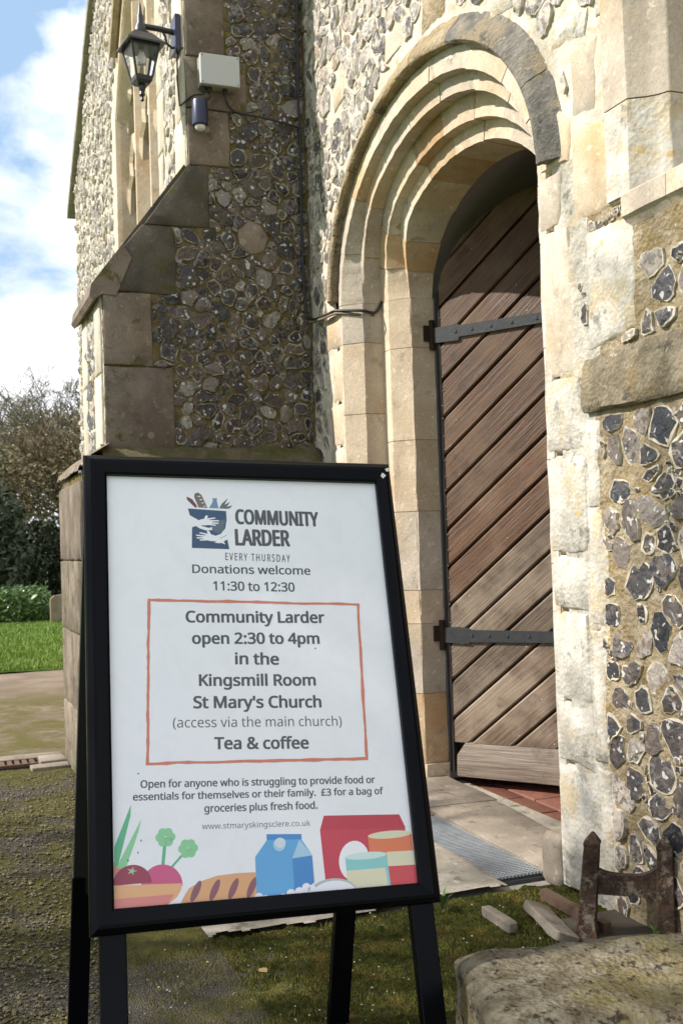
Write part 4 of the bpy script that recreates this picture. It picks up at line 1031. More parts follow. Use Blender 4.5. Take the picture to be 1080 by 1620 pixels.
# legs of the front frame, side rails, rear frame
def bar(a, b_, w, t, name, mt=black_paint, ax=None):
    a = Vector(a); b_ = Vector(b_); d = (b_-a); L_ = d.length; d.normalize(); y = Vector(ex_ if ax is None else ax); x = d.cross(y).normalized(); y = x.cross(d)
    mb = MB(); rot = Matrix((y, -x, d)).transposed(); mb.box((a+b_)/2, (w/2, t/2, L_/2), rot); o = part(name, mb, mt, sign)
    bv = o.modifiers.new('bevel', 'BEVEL'); bv.width = .0025; bv.segments = 2; return o
Ldown = 1.255
bar(sp(.040, .86, -.022), sp(.040, Ldown, -.022), .046, .022, 'front_leg'); bar(sp(.615, .86, -.022), sp(.615, Ldown, -.022), .046, .022, 'front_leg')
top_l = sp(.0, .02, -.02); 
# rear board: mirror about the vertical through the hinge
hl = Vector(sp(.006, -.004, -.022)); hr = Vector(sp(.642, -.004, -.022))
fl_ = Vector((-2.272, -1.437, -.02)); fr_ = Vector((-2.125, -.888, -.02))      # the rear frame stands steeper than the front
def rp_(f, t, n=0.): a = hl.lerp(fl_, t); b_ = hr.lerp(fr_, t); return a.lerp(b_, f)+Vector((-n, .03*n, 0))
V = []
for n_ in (.010, -.010):
    for f, d in ((0, .010), (1, .010), (1, .73), (0, .73)): V.append(rp_(f, d, n_))
mb = MB(); mb.add(V, [(3, 2, 1, 0), (4, 5, 6, 7), (0, 1, 5, 4), (1, 2, 6, 5), (2, 3, 7, 6), (3, 0, 4, 7)]); part('rear_panel', mb, dark_side, sign)
bar(rp_(.030, .70), rp_(.030, 1.), .040, .022, 'rear_leg'); bar(rp_(.965, .70), rp_(.965, 1.), .044, .022, 'rear_leg')
for u in (.10, .55):
    mb = MB(); mb.tube([sp(u-.03, .014, -.024), sp(u+.03, .014, -.024)], .007, 8); part('hinge', mb, nailm, sign)
mb = MB(); mb.lathe(sp(-.006, .032, -.012), [(.0035, -.003), (.0035, .002), (.001, .003)], 8, tuple(-ex_)); part('rivet', mb, nailm, sign)

for pts_ in ([(.626, .024), (.634, .030), (.627, .037), (.622, .031)], [(.633, .015), (.641, .012), (.643, .019), (.636, .021)]):
    mb = MB(); prism(mb, SG, [(a, -b_) for a, b_ in pts_], .0085, .0118); part('paint_chip', mb, domew, sign)
ZL = [0]
def flat(poly, mt, lay=1, name='print', parent=None):
    bm = bmesh.new(); ZL[0] += 1
    n_ = -.0059+lay*.00002; vs = [bm.verts.new(Vector(sp(u, d, n_))-Vector(base_of(sign))) for u, d in poly]
    f = bm.faces.new(vs); f.normal_update()
    if f.normal.dot(Vector(SG.N)) < 0: f.normal_flip()
    bmesh.ops.triangulate(bm, faces=[f]); me = bpy.data.meshes.new(name); bm.to_mesh(me); bm.free(); me.materials.append(mt)
    return link(name, me, parent or poster)
def ell(cx, cy, rx, ry, n=28, rot=0., a0=0, a1=2*math.pi):
    full = abs(a1-a0-2*math.pi) < 1e-6; k = n if full else n+1
    return [(cx+rx*math.cos(t)*math.cos(rot)-ry*math.sin(t)*math.sin(rot), cy+rx*math.cos(t)*math.sin(rot)+ry*math.sin(t)*math.cos(rot)) for t in (a0+(a1-a0)*i/n for i in range(k))]
def _font():
    import os
    try: return bpy.data.fonts.load(os.path.join(bpy.utils.system_resource('DATAFILES'), 'fonts', 'NotoSansHebrew-Regular.woff2'))
    except Exception: return None          # Blender's own built-in font otherwise
FONT = _font()
def _meas(body):
    cu = bpy.data.curves.new('m', 'FONT'); cu.body = body
    if FONT: cu.font = FONT
    o = bpy.data.objects.new('m', cu); C.objects.link(o); bpy.context.view_layer.update(); r = o.dimensions[1]; bpy.data.objects.remove(o); return r
CAPH = _meas('H') or .7
def text(s, p0, p1, top, bold=.0, mt=None, lay=3, sp_=1.0, asc='cap'):
    """p0,p1 baseline ends (u,d); top = d of the letter top over p0"""
    cu = bpy.data.curves.new('lettering', 'FONT'); cu.body = s; cu.size = 1; cu.font = FONT if FONT else cu.font; cu.offset = 0; cu.space_character = sp_; cu.resolution_u = 4
    o = bpy.data.objects.new('lettering', cu); C.objects.link(o); bpy.context.view_layer.update()
    me = bpy.data.meshes.new_from_object(o.evaluated_get(bpy.context.evaluated_depsgraph_get())); bpy.data.objects.remove(o)
    n = len(me.vertices); co = np.empty(n*3); me.vertices.foreach_get('co', co); co = co.reshape(-1, 3)
    x0, x1 = co[:, 0].min(), co[:, 0].max(); cap = CAPH
    p0 = np.array(p0); p1 = np.array(p1); e = p1-p0; w = np.linalg.norm(e); e /= w; dn = np.array([-e[1], e[0]])
    hgt = p0[1]-top
    xs = (co[:, 0]-x0)/(x1-x0)*w; ys = co[:, 1]/cap*hgt
    u = p0[0]+e[0]*xs-dn[0]*ys; d = p0[1]+e[1]*xs-dn[1]*ys
    P = SG.P(u, -d, -.0059+lay*.00002)-np.array(base_of(sign)); me.vertices.foreach_set('co', P.ravel().astype(np.float32)); me.update()
    me.materials.clear(); me.materials.append(mt or I['grey'])
    if bold > 0:
        bm = bmesh.new(); bm.from_mesh(me); g0 = bm.verts[:]+bm.edges[:]+bm.faces[:]; r_ = bold*hgt*3.1
        for k, (qx, qy) in enumerate(((-1, 0), (1, 0), (-.6, .6), (.6, .6), (-.6, -.6), (.6, -.6))):
            d_ = bmesh.ops.duplicate(bm, geom=g0); off = Vector(SG.U)*(qx*r_*e[0])+Vector(SG.V)*(qy*r_)+Vector(SG.N)*(.000002*(k+1))
            bmesh.ops.translate(bm, vec=off, verts=[q for q in d_['geom'] if isinstance(q, bmesh.types.BMVert)])
        bm.to_mesh(me); bm.free()
    # bitmap of winding: make faces look outwards
    if len(me.polygons) and Vector(me.polygons[0].normal).dot(Vector(SG.N)) < 0: me.flip_normals()
    return link('lettering', me, poster)
B1, B2 = .018, .022
text('COMMUNITY', (.3026, .1386), (.4764, .1420), .1083, .020); text('LARDER', (.2997, .1848), (.411, .1862), .1515, .020)
text('EVERY THURSDAY', (.2759, .2168), (.4094, .2209), .2015, .006, sp_=1.35)
text('Donations welcome', (.2082, .2436), (.4501, .2479), .2265, .012); text('11:30 to 12:30', (.248, .2795), (.4138, .2835), .2610, .012)
text('Community Larder', (.1911, .3437), (.4706, .3494), .3215, B1); text('open 2:30 to 4pm', (.2014, .3866), (.456, .3922), .3650, B1)
text('in the', (.2834, .4290), (.3693, .4322), .4070, B1); text('Kingsmill Room', (.2109, .4690), (.4406, .4760), .4475, B1)
text("St Mary's Church", (.198, .5110), (.4483, .5195), .4890, B1); text('(access via the main church)', (.1571, .5460), (.4874, .5575), .5275, -.004)
text('Tea & coffee', (.2337, .5895), (.4157, .5975), .5680, B1)
text('Open for anyone who is struggling to provide food or', (.0941, .6520), (.5435, .6705), .6390, .014); text('essentials for themselves or their family.  £3 for a bag of', (.0799, .6735), (.5581, .6925), .6610, .014)
text('groceries plus fresh food.', (.2086, .7025), (.4234, .7108), .6895, .014); text('www.stmaryskingsclere.co.uk', (.2025, .7325), (.4071, .7408), .7225, -.008)
# hand-brushed border
bc = [(.1206, .2985), (.546, .3119), (.5318, .6234), (.1081, .6097)]
for i in range(4):
    a, b_ = np.array(bc[i]), np.array(bc[(i+1) % 4]); e = b_-a; l = np.linalg.norm(e); e /= l; nn = np.array([-e[1], e[0]]); n = 44; up_ = []; dn_ = []
    for k in range(n+1):
        t = k/n; w = .0028+.0008*fb1(t*22, i*5, 0, 2, 3); off = .0010*fb1(t*7, i*5, 3, 2, 6); c = a+e*(l*t*(1+.012)-.006*l*.5)+nn*off
        up_.append(tuple(c+nn*w)); dn_.append(tuple(c-nn*w*(1+.3*fb1(t*30, i, 8, 2, 1))))
    flat(up_+dn_[::-1], I['coral'], 2+i*.1, 'border_stroke')
# logo: bag hugged by two arms, with groceries on top (u,d from the bag's top-left)
lu, ld = .2050, .1075
def lg(pts, s=1.0): return [(lu+(x*1.+y*.0)*.001, ld+(y+x*.03)*.001) for x, y in pts]
flat(lg([(0, 0), (78, 2), (78, 22), (74, 40), (64, 52), (52, 57), (46, 58), (56, 48), (62, 35), (55, 36), (40, 40), (28, 37), (10, 26), (3, 14)]), I['navy'], 2, 'logo_bag')
flat(lg([(7, 32), (22, 42), (36, 46), (62, 42), (60, 52), (44, 59), (20, 60), (60, 62), (76, 54), (80, 84), (4, 84)]), I['navy'], 2.1, 'logo_bag')
flat(lg([(76, 20), (60, 24), (47, 40), (48, 46), (60, 52), (70, 44)]), I['slate'], 2.15, 'logo_bag')
def hand(x, y, s, up=1):
    flat(lg([(x-s*26, y+up*4), (x-s*8, y-up*5), (x+s*5, y-up*7), (x+s*14, y-up*1), (x+s*12, y+up*5), (x, y+up*8), (x-s*14, y+up*8), (x-s*30, y+up*14)]), I['white'], 2.5, 'logo_arm')
    for k, (dx, dy, l) in enumerate(((6, -6, 15), (9, -2, 19), (8, 2, 19), (6, 5, 15))):
        a = (x+s*dx, y+up*dy); b_ = (x+s*(dx+l), y+up*(dy-3+k*1.6)); flat(lg([(a[0], a[1]-1.7), (b_[0], b_[1]-1.2), (b_[0], b_[1]+1.2), (a[0], a[1]+1.7)]), I['white'], 2.5+.02*k, 'logo_finger')
    flat(lg([(x-s*4, y-up*4), (x+s*2, y-up*14), (x+s*6, y-up*13), (x+s*4, y-up*4)]), I['white'], 2.6, 'logo_finger')
hand(34, 27, 1); hand(42, 60, -1)
flat(lg([(66, 60), (78, 54), (79, 62), (62, 72), (50, 71)]), I['white'], 2.45, 'logo_arm'); flat(lg([(2, 14), (20, 24), (20, 34), (6, 30), (0, 24)]), I['white'], 2.44, 'logo_arm')
flat(lg([(14, -3), (-1, -19), (-2, -25), (3, -24), (10, -20), (18, -8), (19, -3)]), I['maroon'], 2, 'logo_loaf')
flat(lg([(22, -3), (14, -25), (15, -33), (22, -36), (29, -31), (40, -3)]), I['loaf'], 2.1, 'logo_loaf')
for k in range(4): flat(lg([(19+k*4, -27+k*7), (27+k*3, -29+k*7), (26+k*3, -26+k*7)]), I['white'], 2.3, 'logo_loaf_cut')
flat(lg([(43, -3), (51, -16), (52, -22), (50, -25), (61, -25), (60, -21), (61, -14), (63, -3)]), I['bottle'], 2, 'logo_bottle')
for x, t in ((66, 0), (70, 6), (74, 12)): flat(lg([(x-2, -3), (x+4, -14+t*.6), (x+18, -27+t*1.3), (x+12, -16+t), (x+6, -3)]), I['slate'], 2+t*.01, 'logo_leaf')
# groceries along the foot
flat([(.0445, .752), (.076, .680), (.0745, .700), (.0500, .7855), (.0445, .786)], I['green'], 2, 'leek_leaf'); flat([(.0475, .787), (.0935, .7065), (.088, .728), (.0660, .784), (.060, .790)], I['lgreen'], 2.1, 'leek_leaf')
flat([(.0432, .777), (.0432, .803), (.056, .795), (.062, .788)], I['pink'], 1.9, 'leek_base')
flat(ell(.0745, .8165, .034, .0325, 28, 0, math.pi, 2*math.pi), I['tomato'], 2.3, 'tomato'); flat(ell(.126, .8245, .037, .037, 28, .05, math.pi, 2*math.pi), I['onion'], 2.2, 'radish')
flat([(.0745+.0095*(1 if k % 2 == 0 else .35)*math.cos(k*math.pi/5), .7945+.0075*(1 if k % 2 == 0 else .35)*math.sin(k*math.pi/5)) for k in range(10)], I['star'], 2.5, 'tomato_stalk')
for cx_, cy_, b0 in ((.1355, .7415, (.1290, .790)), (.1755, .7640, (.143, .795))):
    flat([(cx_-.003, cy_), (cx_+.003, cy_), (b0[0]+.003, b0[1]), (b0[0]-.003, b0[1])], I['green'], 2, 'broccoli_stem')
    for k in range(6): flat(ell(cx_+.010*math.cos(k*1.05), cy_+.0095*math.sin(k*1.05), .0082, .0078, 16), I['lgreen'], 2.1+.01*k, 'broccoli_head')
flat([(.0430, .8160), (.1620, .8225), (.1600, .8330), (.1520, .8450), (.1330, .8575), (.0425, .8560)], I['carrot'], 2.6, 'basket'); flat([(.0428, .8385), (.148, .8395), (.134, .8575), (.0425, .8565)], I['pink'], 2.7, 'basket_band')
br = [(.166, .842), (.174, .832), (.195, .822), (.225, .815), (.262, .8135), (.297, .815), (.2965, .862), (.158, .862), (.160, .852)]
flat(br, I['crust'], 2.3, 'bread')
for k in range(4): flat(ell(.186+k*.034, .838+.0008*k, .0195, .0062, 20, -1.08), I['slash'], 2.5+.01*k, 'bread_slash')
flat([(.2975, .7885), (.3672, .7965), (.3672, .8640), (.2960, .8620)], I['milk'], 2.9, 'milk_carton'); flat([(.3672, .7965), (.4060, .7940), (.4060, .8420), (.3672, .8640)], I['milkd'], 2.95, 'milk_carton_side')
flat([(.2975, .7885), (.3225, .7595), (.3870, .7630), (.4060, .7940), (.3672, .7965)], I['milk'], 3.0, 'milk_carton_top'); flat([(.3672, .7965), (.3835, .7640), (.4060, .7940)], I['milkl'], 3.1, 'milk_carton_fold')
flat([(.3215, .7500), (.3885, .7545), (.3880, .7640), (.3215, .7600)], I['milkd'], 3.15, 'milk_carton_ridge')
flat(ell(.3445, .7705, .0115, .0115, 20), I['milkl'], 3.2, 'milk_cap_shadow'); flat(ell(.3465, .7670, .0105, .0090, 20), I['cap'], 3.3, 'milk_cap')
for k, (a, b_) in enumerate(((.300, .8535), (.312, .858), (.324, .8605), (.345, .8585), (.360, .852), (.376, .8500), (.390, .8440), (.400, .8480))): flat(ell(a, b_+.006, .0085, .0085, 14), I['white'], 3.3+.01*k, 'milk_splash')
flat([(.425, .7500), (.5955, .7575), (.5955, .8620), (.428, .8620)], I['red'], 1.8, 'red_packet'); flat([(.425, .7500), (.4350, .7245), (.5865, .7325), (.5965, .7580)], I['redd'], 1.9, 'red_packet_top')
flat(ell(.487, .810, .030, .036, 24, .25), I['white'], 2.2, 'plate'); 
flat([(.5185, .7680), (.6070, .7700), (.6080, .8640), (.5190, .8640)], I['can'], 2.4, 'tin'); flat(ell(.5628, .7685, .0443, .0070, 24), I['canc'], 2.5, 'tin_lid'); flat([(.553, .7995), (.6075, .8010), (.6075, .8270), (.553, .8255)], I['canc'], 2.6, 'tin_label'); flat([(.553, .8255), (.6075, .8270), (.6080, .8640), (.553, .8640)], I['canr'], 2.6, 'tin_label')
flat([(.4695, .8030), (.5525, .8040), (.5545, .8640), (.4700, .8640)], I['teal'], 2.8, 'tin'); flat(ell(.511, .8030, .0415, .0065, 24), I['tealt'], 2.9, 'tin_lid'); flat([(.4700, .8270), (.5470, .8275), (.5500, .8640), (.4700, .8640)], I['canc'], 2.95, 'tin_label')
flat(ell(.440, .862, .046, .024, 28, 0, math.pi, 2*math.pi), I['shade'], 3.05, 'bowl'); flat(ell(.442, .866, .043, .024, 28, 0, math.pi, 2*math.pi), I['white'], 3.1, 'bowl')
for k, (a, b_) in enumerate(((.0905, .6265), (.068, .776), (.092, .744), (.086, .764), (.447, .402))): flat(ell(a, b_, .0022, .0012, 8, .6*k), I['grey'], 3.6, 'dirt_speck')

# ================================================================== GROUND
def sheet(name, u0, u1, v0, v1, step, z, mats, amp=.004, frq=30, seed=1, keep=None, kind='structure', fn=None):
    nu = int((u1-u0)/step)+1; nv = int((v1-v0)/step)+1; u = np.linspace(u0, u1, nu); v = np.linspace(v0, v1, nv); UU, VV = np.meshgrid(u, v)
    zz_ = z+amp*fbm(np.stack([UU*frq, VV*frq, UU*0], -1), 4, seed)
    if fn is not None: zz_ = zz_+fn(UU, VV)
    P = np.stack([UU, VV, zz_], -1).reshape(-1, 3); i = np.arange(nu*nv).reshape(nv, nu); F = np.stack([i[:-1, :-1], i[:-1, 1:], i[1:, 1:], i[1:, :-1]], -1).reshape(-1, 4)
    if keep is not None:
        cu = ((UU[:-1, :-1]+UU[1:, 1:])/2).ravel(); cv = ((VV[:-1, :-1]+VV[1:, 1:])/2).ravel(); F = F[keep(cu, cv)]
        used = np.unique(F); mp_ = np.full(len(P), -1); mp_[used] = np.arange(len(used)); P = P[used]; F = mp_[F]
    return npmesh(name, P, F, mats, None, kind)
m, nt, b = newmat('mossy_tarmac'); g = G(nt)
c = g.mix(g.ramp(g.voro(210), .15, .5), (.125, .108, .085), (.055, .048, .038))
c = g.mix(g.ramp(g.noise(260, 3, .7), .55, .7), c, (.30, .28, .25))
mo = g.math('ADD', g.noise(2.6, 6, .62), g.math('MULTIPLY', g.ramp(g.n('ShaderNodeSeparateXYZ').outputs[0] if False else g.noise(1.1, 2), .4, .6), .12))
mossc = g.mix(g.ramp(g.noise(30, 5, .7), .35, .65), (.052, .056, .010), (.105, .090, .016))
c = g.mix(g.ramp(mo, .43, .58, 0, .9), c, mossc)
c = g.mix(g.ramp(g.noise(48, 5, .7), .62, .7, 0, .8), c, (.05, .042, .03))
setb(g, b, c, .93, g.bump(g.math('ADD', g.voro(210), g.noise(300, 3)), .9, .006), .2); tarmac = m
m, nt, b = newmat('moss_ground'); g = G(nt)
c = g.mix(g.ramp(g.noise(60, 6, .7), .35, .65), (.030, .040, .008), (.088, .092, .014))
c = g.mix(g.ramp(g.noise(9, 6, .7), .48, .68, 0, .9), c, (.14, .095, .025))
c = g.mix(g.ramp(g.noise(24, 6, .75), .56, .68, 0, .9), c, (.085, .072, .052))
c = g.mix(g.ramp(g.voro(120), .16, .08, 0, .5), c, (.22, .20, .15))
setb(g, b, c, .97, g.bump(g.math('ADD', g.noise(190, 5, .75), g.voro(160)), 1., .010), .12); mossm = m
# one big base sheet to the horizon, nearer sheets above it
m, nt, b = newmat('far_ground_grass'); g = G(nt)
c = g.mix(g.ramp(g.noise(.25, 5), .4, .6), (.07, .13, .02), (.11, .17, .03)); setb(g, b, c, .95, None, .1); farg = m
mb = MB(); mb.add([(-420, -300, -.06), (60, -300, -.06), (60, 300, -.06), (-420, 300, -.06)], [(0, 1, 2, 3)]); o = solo('ground', mb, farg, None, None, (0, 0, 0), kind='structure')
gstone = lambda U, V: .005*np.maximum(0, fbm(np.stack([U*130, V*130, U*0], -1), 2, 31))
sheet('tarmac_ground', -5.25, -.4, -3.2, -.9, .011, -.012, tarmac, .006, 14, 3, fn=gstone)
sheet('moss_ground', -2.72, -.4, -1.02, .03, .0065, -.008, mossm, .011, 22, 5, fn=lambda U, V: .007*fbm(np.stack([U*95, V*95, U*0], -1), 3, 33))
# apron of rough concrete in front of the door
def ap_edge(v): return -2.725+.05*fbm(np.stack([v*3, v*0, v*0], -1), 3, 9)+.012*fbm(np.stack([v*30, v*0, v*0], -1), 2, 4)
sheet('concrete_apron', -4.60, -2.60, -1.035, -.155, .011, .004, concrete, .005, 9, 7, keep=lambda u, v: u < ap_edge(v))
mb = MB(); mb.bbox((-5.0, -1.0, -.15), (-2.75, .4, -.02)); solo('apron_bed', mb, concrete, None, None, (-3.5, -.5, 0), kind='structure')
# path further back
m, nt, b = newmat('path_concrete'); g = G(nt)
c = g.mix(g.ramp(g.noise(3, 5), .35, .65), (.135, .105, .078), (.20, .158, .12)); sx_ = g.n('ShaderNodeSeparateXYZ'); g.l(g.pos, sx_.inputs[0]); c = g.mix(g.math('MULTIPLY', g.ramp(g.noise(2.3, 7, .7), .36, .58), g.ramp(sx_.outputs[0], -8.6, -7.2)), c, g.mix(g.noise(14, 4), (.055, .052, .012), (.105, .088, .020)))
c = g.mix(g.ramp(g.noise(90, 4, .7), .5, .7, 0, .5), c, (.12, .10, .08)); setb(g, b, c, .92, g.bump(g.noise(120, 4), .6, .005), .2)
sheet('path', -9.40, -5.42, -3.6, .0, .05, -.006, m, .006, 3, 9)
# joints in the path
# lawn
m, nt, b = newmat('lawn_grass'); g = G(nt)
c = g.mix(g.ramp(g.noise(2.2, 5), .35, .65), (.060, .135, .012), (.125, .21, .025)); c = g.mix(g.ramp(g.noise(30, 5, .7), .5, .75, 0, .6), c, (.16, .22, .05)); setb(g, b, c, .9, g.bump(g.noise(60, 4, .7), 1., .03), .2); lawnm = m
sheet('lawn', -15.9, -9.38, -6, 3, .05, .012, lawnm, .03, 2, 13)
bl = MB(); r2 = random.Random(3)
for k in range(15000):
    x = -9.40-6.2*r2.random()**1.3; y = -1.68+abs(x)*r2.uniform(.035, .165); h_ = r2.uniform(.02, .05); w = .006; a = r2.uniform(0, 3.14); dx, dy = math.cos(a)*w, math.sin(a)*w; tx, ty = r2.uniform(-.02, .02), r2.uniform(-.02, .02)
    z_ = .012; bl.v += [(x-dx, y-dy, z_), (x+dx, y+dy, z_), (x+tx, y+ty, z_+h_)]; bl.r += [0]*3; n = len(bl.v); bl.f.append([n-3, n-2, n-1]); bl.m.append(0)
m, nt, b = newmat('grass_blade'); g = G(nt); c = g.mix(g.noise(4, 3), (.07, .15, .012), (.20, .27, .05)); setb(g, b, c, .6, None, .3); b.inputs['Transmission Weight'].default_value = 0; gblade = m
solo('grass', bl, gblade, 'bright green mown grass of the churchyard lawn', 'grass', (-12, -1, 0), kind='stuff')

# threshold slab, tiles, mat
def tile_block(name, x0, y0, x1, y1, z0, z1, mt, parent=None, seed=0, poly=None):
    pl = Plane((0, 0, z1), (1, 0, 0), (0, 1, 0)); return ashlar(pl, poly or [(x0, y0), (x1, y0), (x1, y1), (x0, y1)], parent, mt, h=0, bev=.004, depth=z1-z0, jit=.0025, name=name, seed=seed, seg=.12)
th = thing('threshold', 'worn pale stone threshold slabs below the church door', 'threshold', (-3.5, .1, 0))
tile_block('paving_slab', 0, 0, 0, 0, -.05, .016, slabst, th, 1, [(-4.06, .02), (-3.62, .012), (-3.60, .295), (-4.06, .31)])
tile_block('paving_slab', 0, 0, 0, 0, -.05, .013, slabst, th, 2, [(-3.612, .012), (-2.74, .006), (-2.80, .225), (-3.592, .292)])
tile_block('paving_slab', 0, 0, 0, 0, -.05, .010, slabst, th, 3, [(-4.30, -.16), (-3.53, -.16), (-3.53, .006), (-4.10, .006)])
mb = MB()   # crack, a thin dark groove strip following a jagged line
cr = [(-3.885, .135), (-3.84, .15), (-3.80, .145), (-3.775, .175), (-3.72, .18)]
mb.tube([(x, y, .0150) for x, y in cr], .0022, 4); part('crack', mb, leadm, th)
tiles = thing('tiled_floor', 'red quarry tiles inside the church doorway', 'tiled floor', (-3.4, .8, 0))
m1 = simple('red_quarry_tile', (.17, .065, .042), .6, var=.5); m2 = simple('tile_grout', (.42, .36, .30), .9)
mb = MB(); mb.bbox((-5.5, .24, -.10), (-1.3, 4.3, -.034)); part('grout_bed', mb, m2, tiles)
for i in range(-2, 9):
    for j in range(0, 8):
        # laid on the diagonal so that joints run towards the threshold
        x, y = -4.2+i*.245+(.06 if j % 2 else 0), .245+j*.245
        if x < -4.2 or x > -2.3: continue
        y0_ = max(y, .30-.0*(x+4)) if j == 0 else y
        tile_block('floor_tile', x, y0_, x+.238, y+.238, -.05, -.022, m1, tiles, i*9+j)
mt_ = thing('grating_mat', 'galvanised wire grating mat let into the doorstep', 'mat', (-3.15, -.08, 0))
mb = MB(); mb.bbox((-3.52, -.155, -.03), (-2.79, -.002, -.008)); part('mat_well', mb, matback, mt_)
mb = MB(); k = 0
for i in range(13):
    y = -.149+i*.012; mb.bbox((-3.515, y-.0022, .000), (-2.795, y+.0022, .0055))
for i in range(50):
    x = -3.513+i*.0145; mb.bbox((x-.0030, -.153, .0005), (x+.0030, -.003, .007))
part('wire_mesh', mb, grate_m, mt_, kind='stuff')
mb = MB(); mb.bbox((-3.525, -.160, -.01), (-2.785, -.1555, .009)); mb.bbox((-3.525, -.0022, -.01), (-2.785, .003, .009)); part('mat_edging', mb, slabst, mt_)

# drain channel across the path
dc = thing('drain_channel', 'rusty slotted drain cover and kerb set across the path', 'drain', (-5.3, -1.4, 0))
mb = MB(); mb.bbox((-5.40, -2.6, -.05), (-5.26, -1.22, -.004)); part('channel', mb, leadm, dc)
for k in range(40):
    y = -2.58+k*.034; mb = MB(); mb.bbox((-5.385, y, -.006), (-5.275, y+.020, .008)); part('grating_bar', mb, rustm, dc)
for x in (-5.40, -5.272):
    mb = MB(); mb.bbox((x, -2.6, -.006), (x+.012, -1.22, .0095)); part('grating_rim', mb, rustm, dc)
tile_block('kerb_block', -5.42, -1.21, -5.26, -1.09, -.05, .014, slabst, dc, 5); tile_block('kerb_block', -5.25, -1.26, -5.16, -1.09, -.05, .006, slabst, dc, 6); tile_block('kerb_block', -5.54, -3.0, -5.43, -1.09, -.05, .005, slabst, dc, 7)

# ================================================================== BOULDER, BOOT SCRAPER, GULLY
rough_block('boulder', (-1.633, -.420, .075), (.185, .385, .128), R(-16), boulderm, 14, .013, 6, .20, 'large lichen-covered stone block lying by the boot scraper', 'stone block', frq=6, fine=.55)
sc = thing('boot_scraper', 'rusty cast-iron H-shaped boot scraper beside the doorway', 'boot scraper', (-2.23, -.10, 0))
p1, p2 = Vector((-2.325, -.165, .0)), Vector((-2.20, -.018, .0))
ax = (p2-p1).normalized(); px = Vector((0, 0, 1)).cross(ax).normalized(); rotm = Matrix((ax, px, Vector((0, 0, 1)))).transposed()
def post(p, lean):
    mb = MB(); V = []; F = []
    for z, w, d in ((-.02, .032, .032), (.0, .032, .032), (.03, .0225, .021), (.222, .0190, .018), (.230, .0215, .020), (.256, .004, .004)):
        c = p+Vector((0, 0, z))+ax*lean*z
        for sx_, sy_ in ((-1, -1), (1, -1), (1, 1), (-1, 1)): V.append(c+ax*w*sx_+px*d*sy_)
    for i in range(5):
        for j in range(4): F.append((i*4+j, i*4+(j+1) % 4, i*4+4+(j+1) % 4, i*4+4+j))
    mb.add(V, F); o = part('post', mb, scr, sc); bv = o.modifiers.new('bevel', 'BEVEL'); bv.width = .003; bv.segments = 2
m, nt, b = newmat('rusted_cast_iron'); g = G(nt)
c = g.mix(g.ramp(g.noise(40, 6, .7), .35, .65), (.030, .018, .012), (.075, .045, .030)); c = g.mix(g.ramp(g.noise(22, 6, .75), .52, .64, 0, .8), c, (.24, .20, .155)); c = g.mix(g.ramp(g.noise(15, 5, .7), .56, .66, 0, .7), c, (.13, .055, .025)); setb(g, b, c, .85, g.bump(g.noise(90, 6, .7), .9, .006), .3); scr = m
post(p1, .10); post(p2, .02)
mb = MB(); V = []; F = []; n = 14
for i in range(n+1):
    t = i/n; c = p1.lerp(p2, .06+.88*t); sag = .020*(abs(2*t-1)**3)
    for z in (.105, .155+sag*1.4):
        for s_ in (-1, 1): V.append(c+px*.012*s_+Vector((0, 0, z)))
for i in range(n):
    a = i*4; F += [(a, a+4, a+5, a+1), (a+2, a+3, a+7, a+6), (a, a+2, a+6, a+4), (a+1, a+5, a+7, a+3)]
mb.add(V, F); part('crossbar', mb, scr, sc)
for p in (p1, p2): mb = MB(); mb.box(p+Vector((0, 0, -.012)), (.04, .035, .012), rotm); part('foot_plate', mb, scr, sc)
rough_block('stone_slab', (-2.41, -.215, .010), (.125, .038, .014), R(-12), slabst, 3, .010, 4, .3, 'pale grey stone slab propped in front of the boot scraper', 'stone', tilt=(R(-22), R(0)), frq=12)
rough_block('stone_kerb', (-2.50, -.315, .006), (.075, .013, .014), R(0), slabst, 8, .005, 4, .3, 'narrow pale kerb stone at the left of the gully', 'stone', frq=14)
mb = MB(); mb.bbox((-2.60, -.130, .0), (-2.30, -.108, .028)); solo('iron_bar', mb, rustm, 'flat rusty brown bar lying behind the pale slab', 'bar', (-2.45, -.12, 0))
mb = MB(); mb.bbox((-2.44, -.22, -.03), (-2.16, .0, .0015)); solo('gully_bed', mb, leadm, None, None, (-2.4, -.15, 0), kind='structure')

# scattered debris
r3 = random.Random(11)
pm = simple('pale_pebble', (.46, .43, .37), .8, var=.3); lf = simple('dead_leaf', (.30, .19, .09), .8, var=.4)
deb = MB()
def peb(mb, x, y, z, s, r_):
    bm = bmesh.new(); bmesh.ops.create_icosphere(bm, subdivisions=1, radius=1)
    V = [(x+v.co.x*s*r_.uniform(.7, 1.2), y+v.co.y*s*r_.uniform(.7, 1.2), z+v.co.z*s*.6*r_.uniform(.7, 1.1)) for v in bm.verts]; F = [[q.index for q in f.verts] for f in bm.faces]; bm.free(); mb.add(V, F)
for k in range(7000):
    x = -1.7-3.4*r3.random()**1.35; y = -1.68+abs(x)*r3.uniform(.02, .15); peb(deb, x, y, -.008, r3.uniform(.0025, .0065)*(1 if r3.random() < .95 else 1.7), r3)
m, nt, b = newmat('loose_grit'); g = G(nt); c = g.cramp(g.noise(90, 2), [(.3, (.045, .036, .022)), (.48, (.11, .095, .07)), (.56, (.13, .10, .025)), (.64, (.24, .22, .18)), (.75, (.10, .08, .02))]); setb(g, b, c, .9, None, .2); g_m = m
solo('gravel', deb, g_m, 'loose grey grit on the mossy tarmac', 'gravel', (-3, -1.6, 0), kind='stuff')
deb = MB()
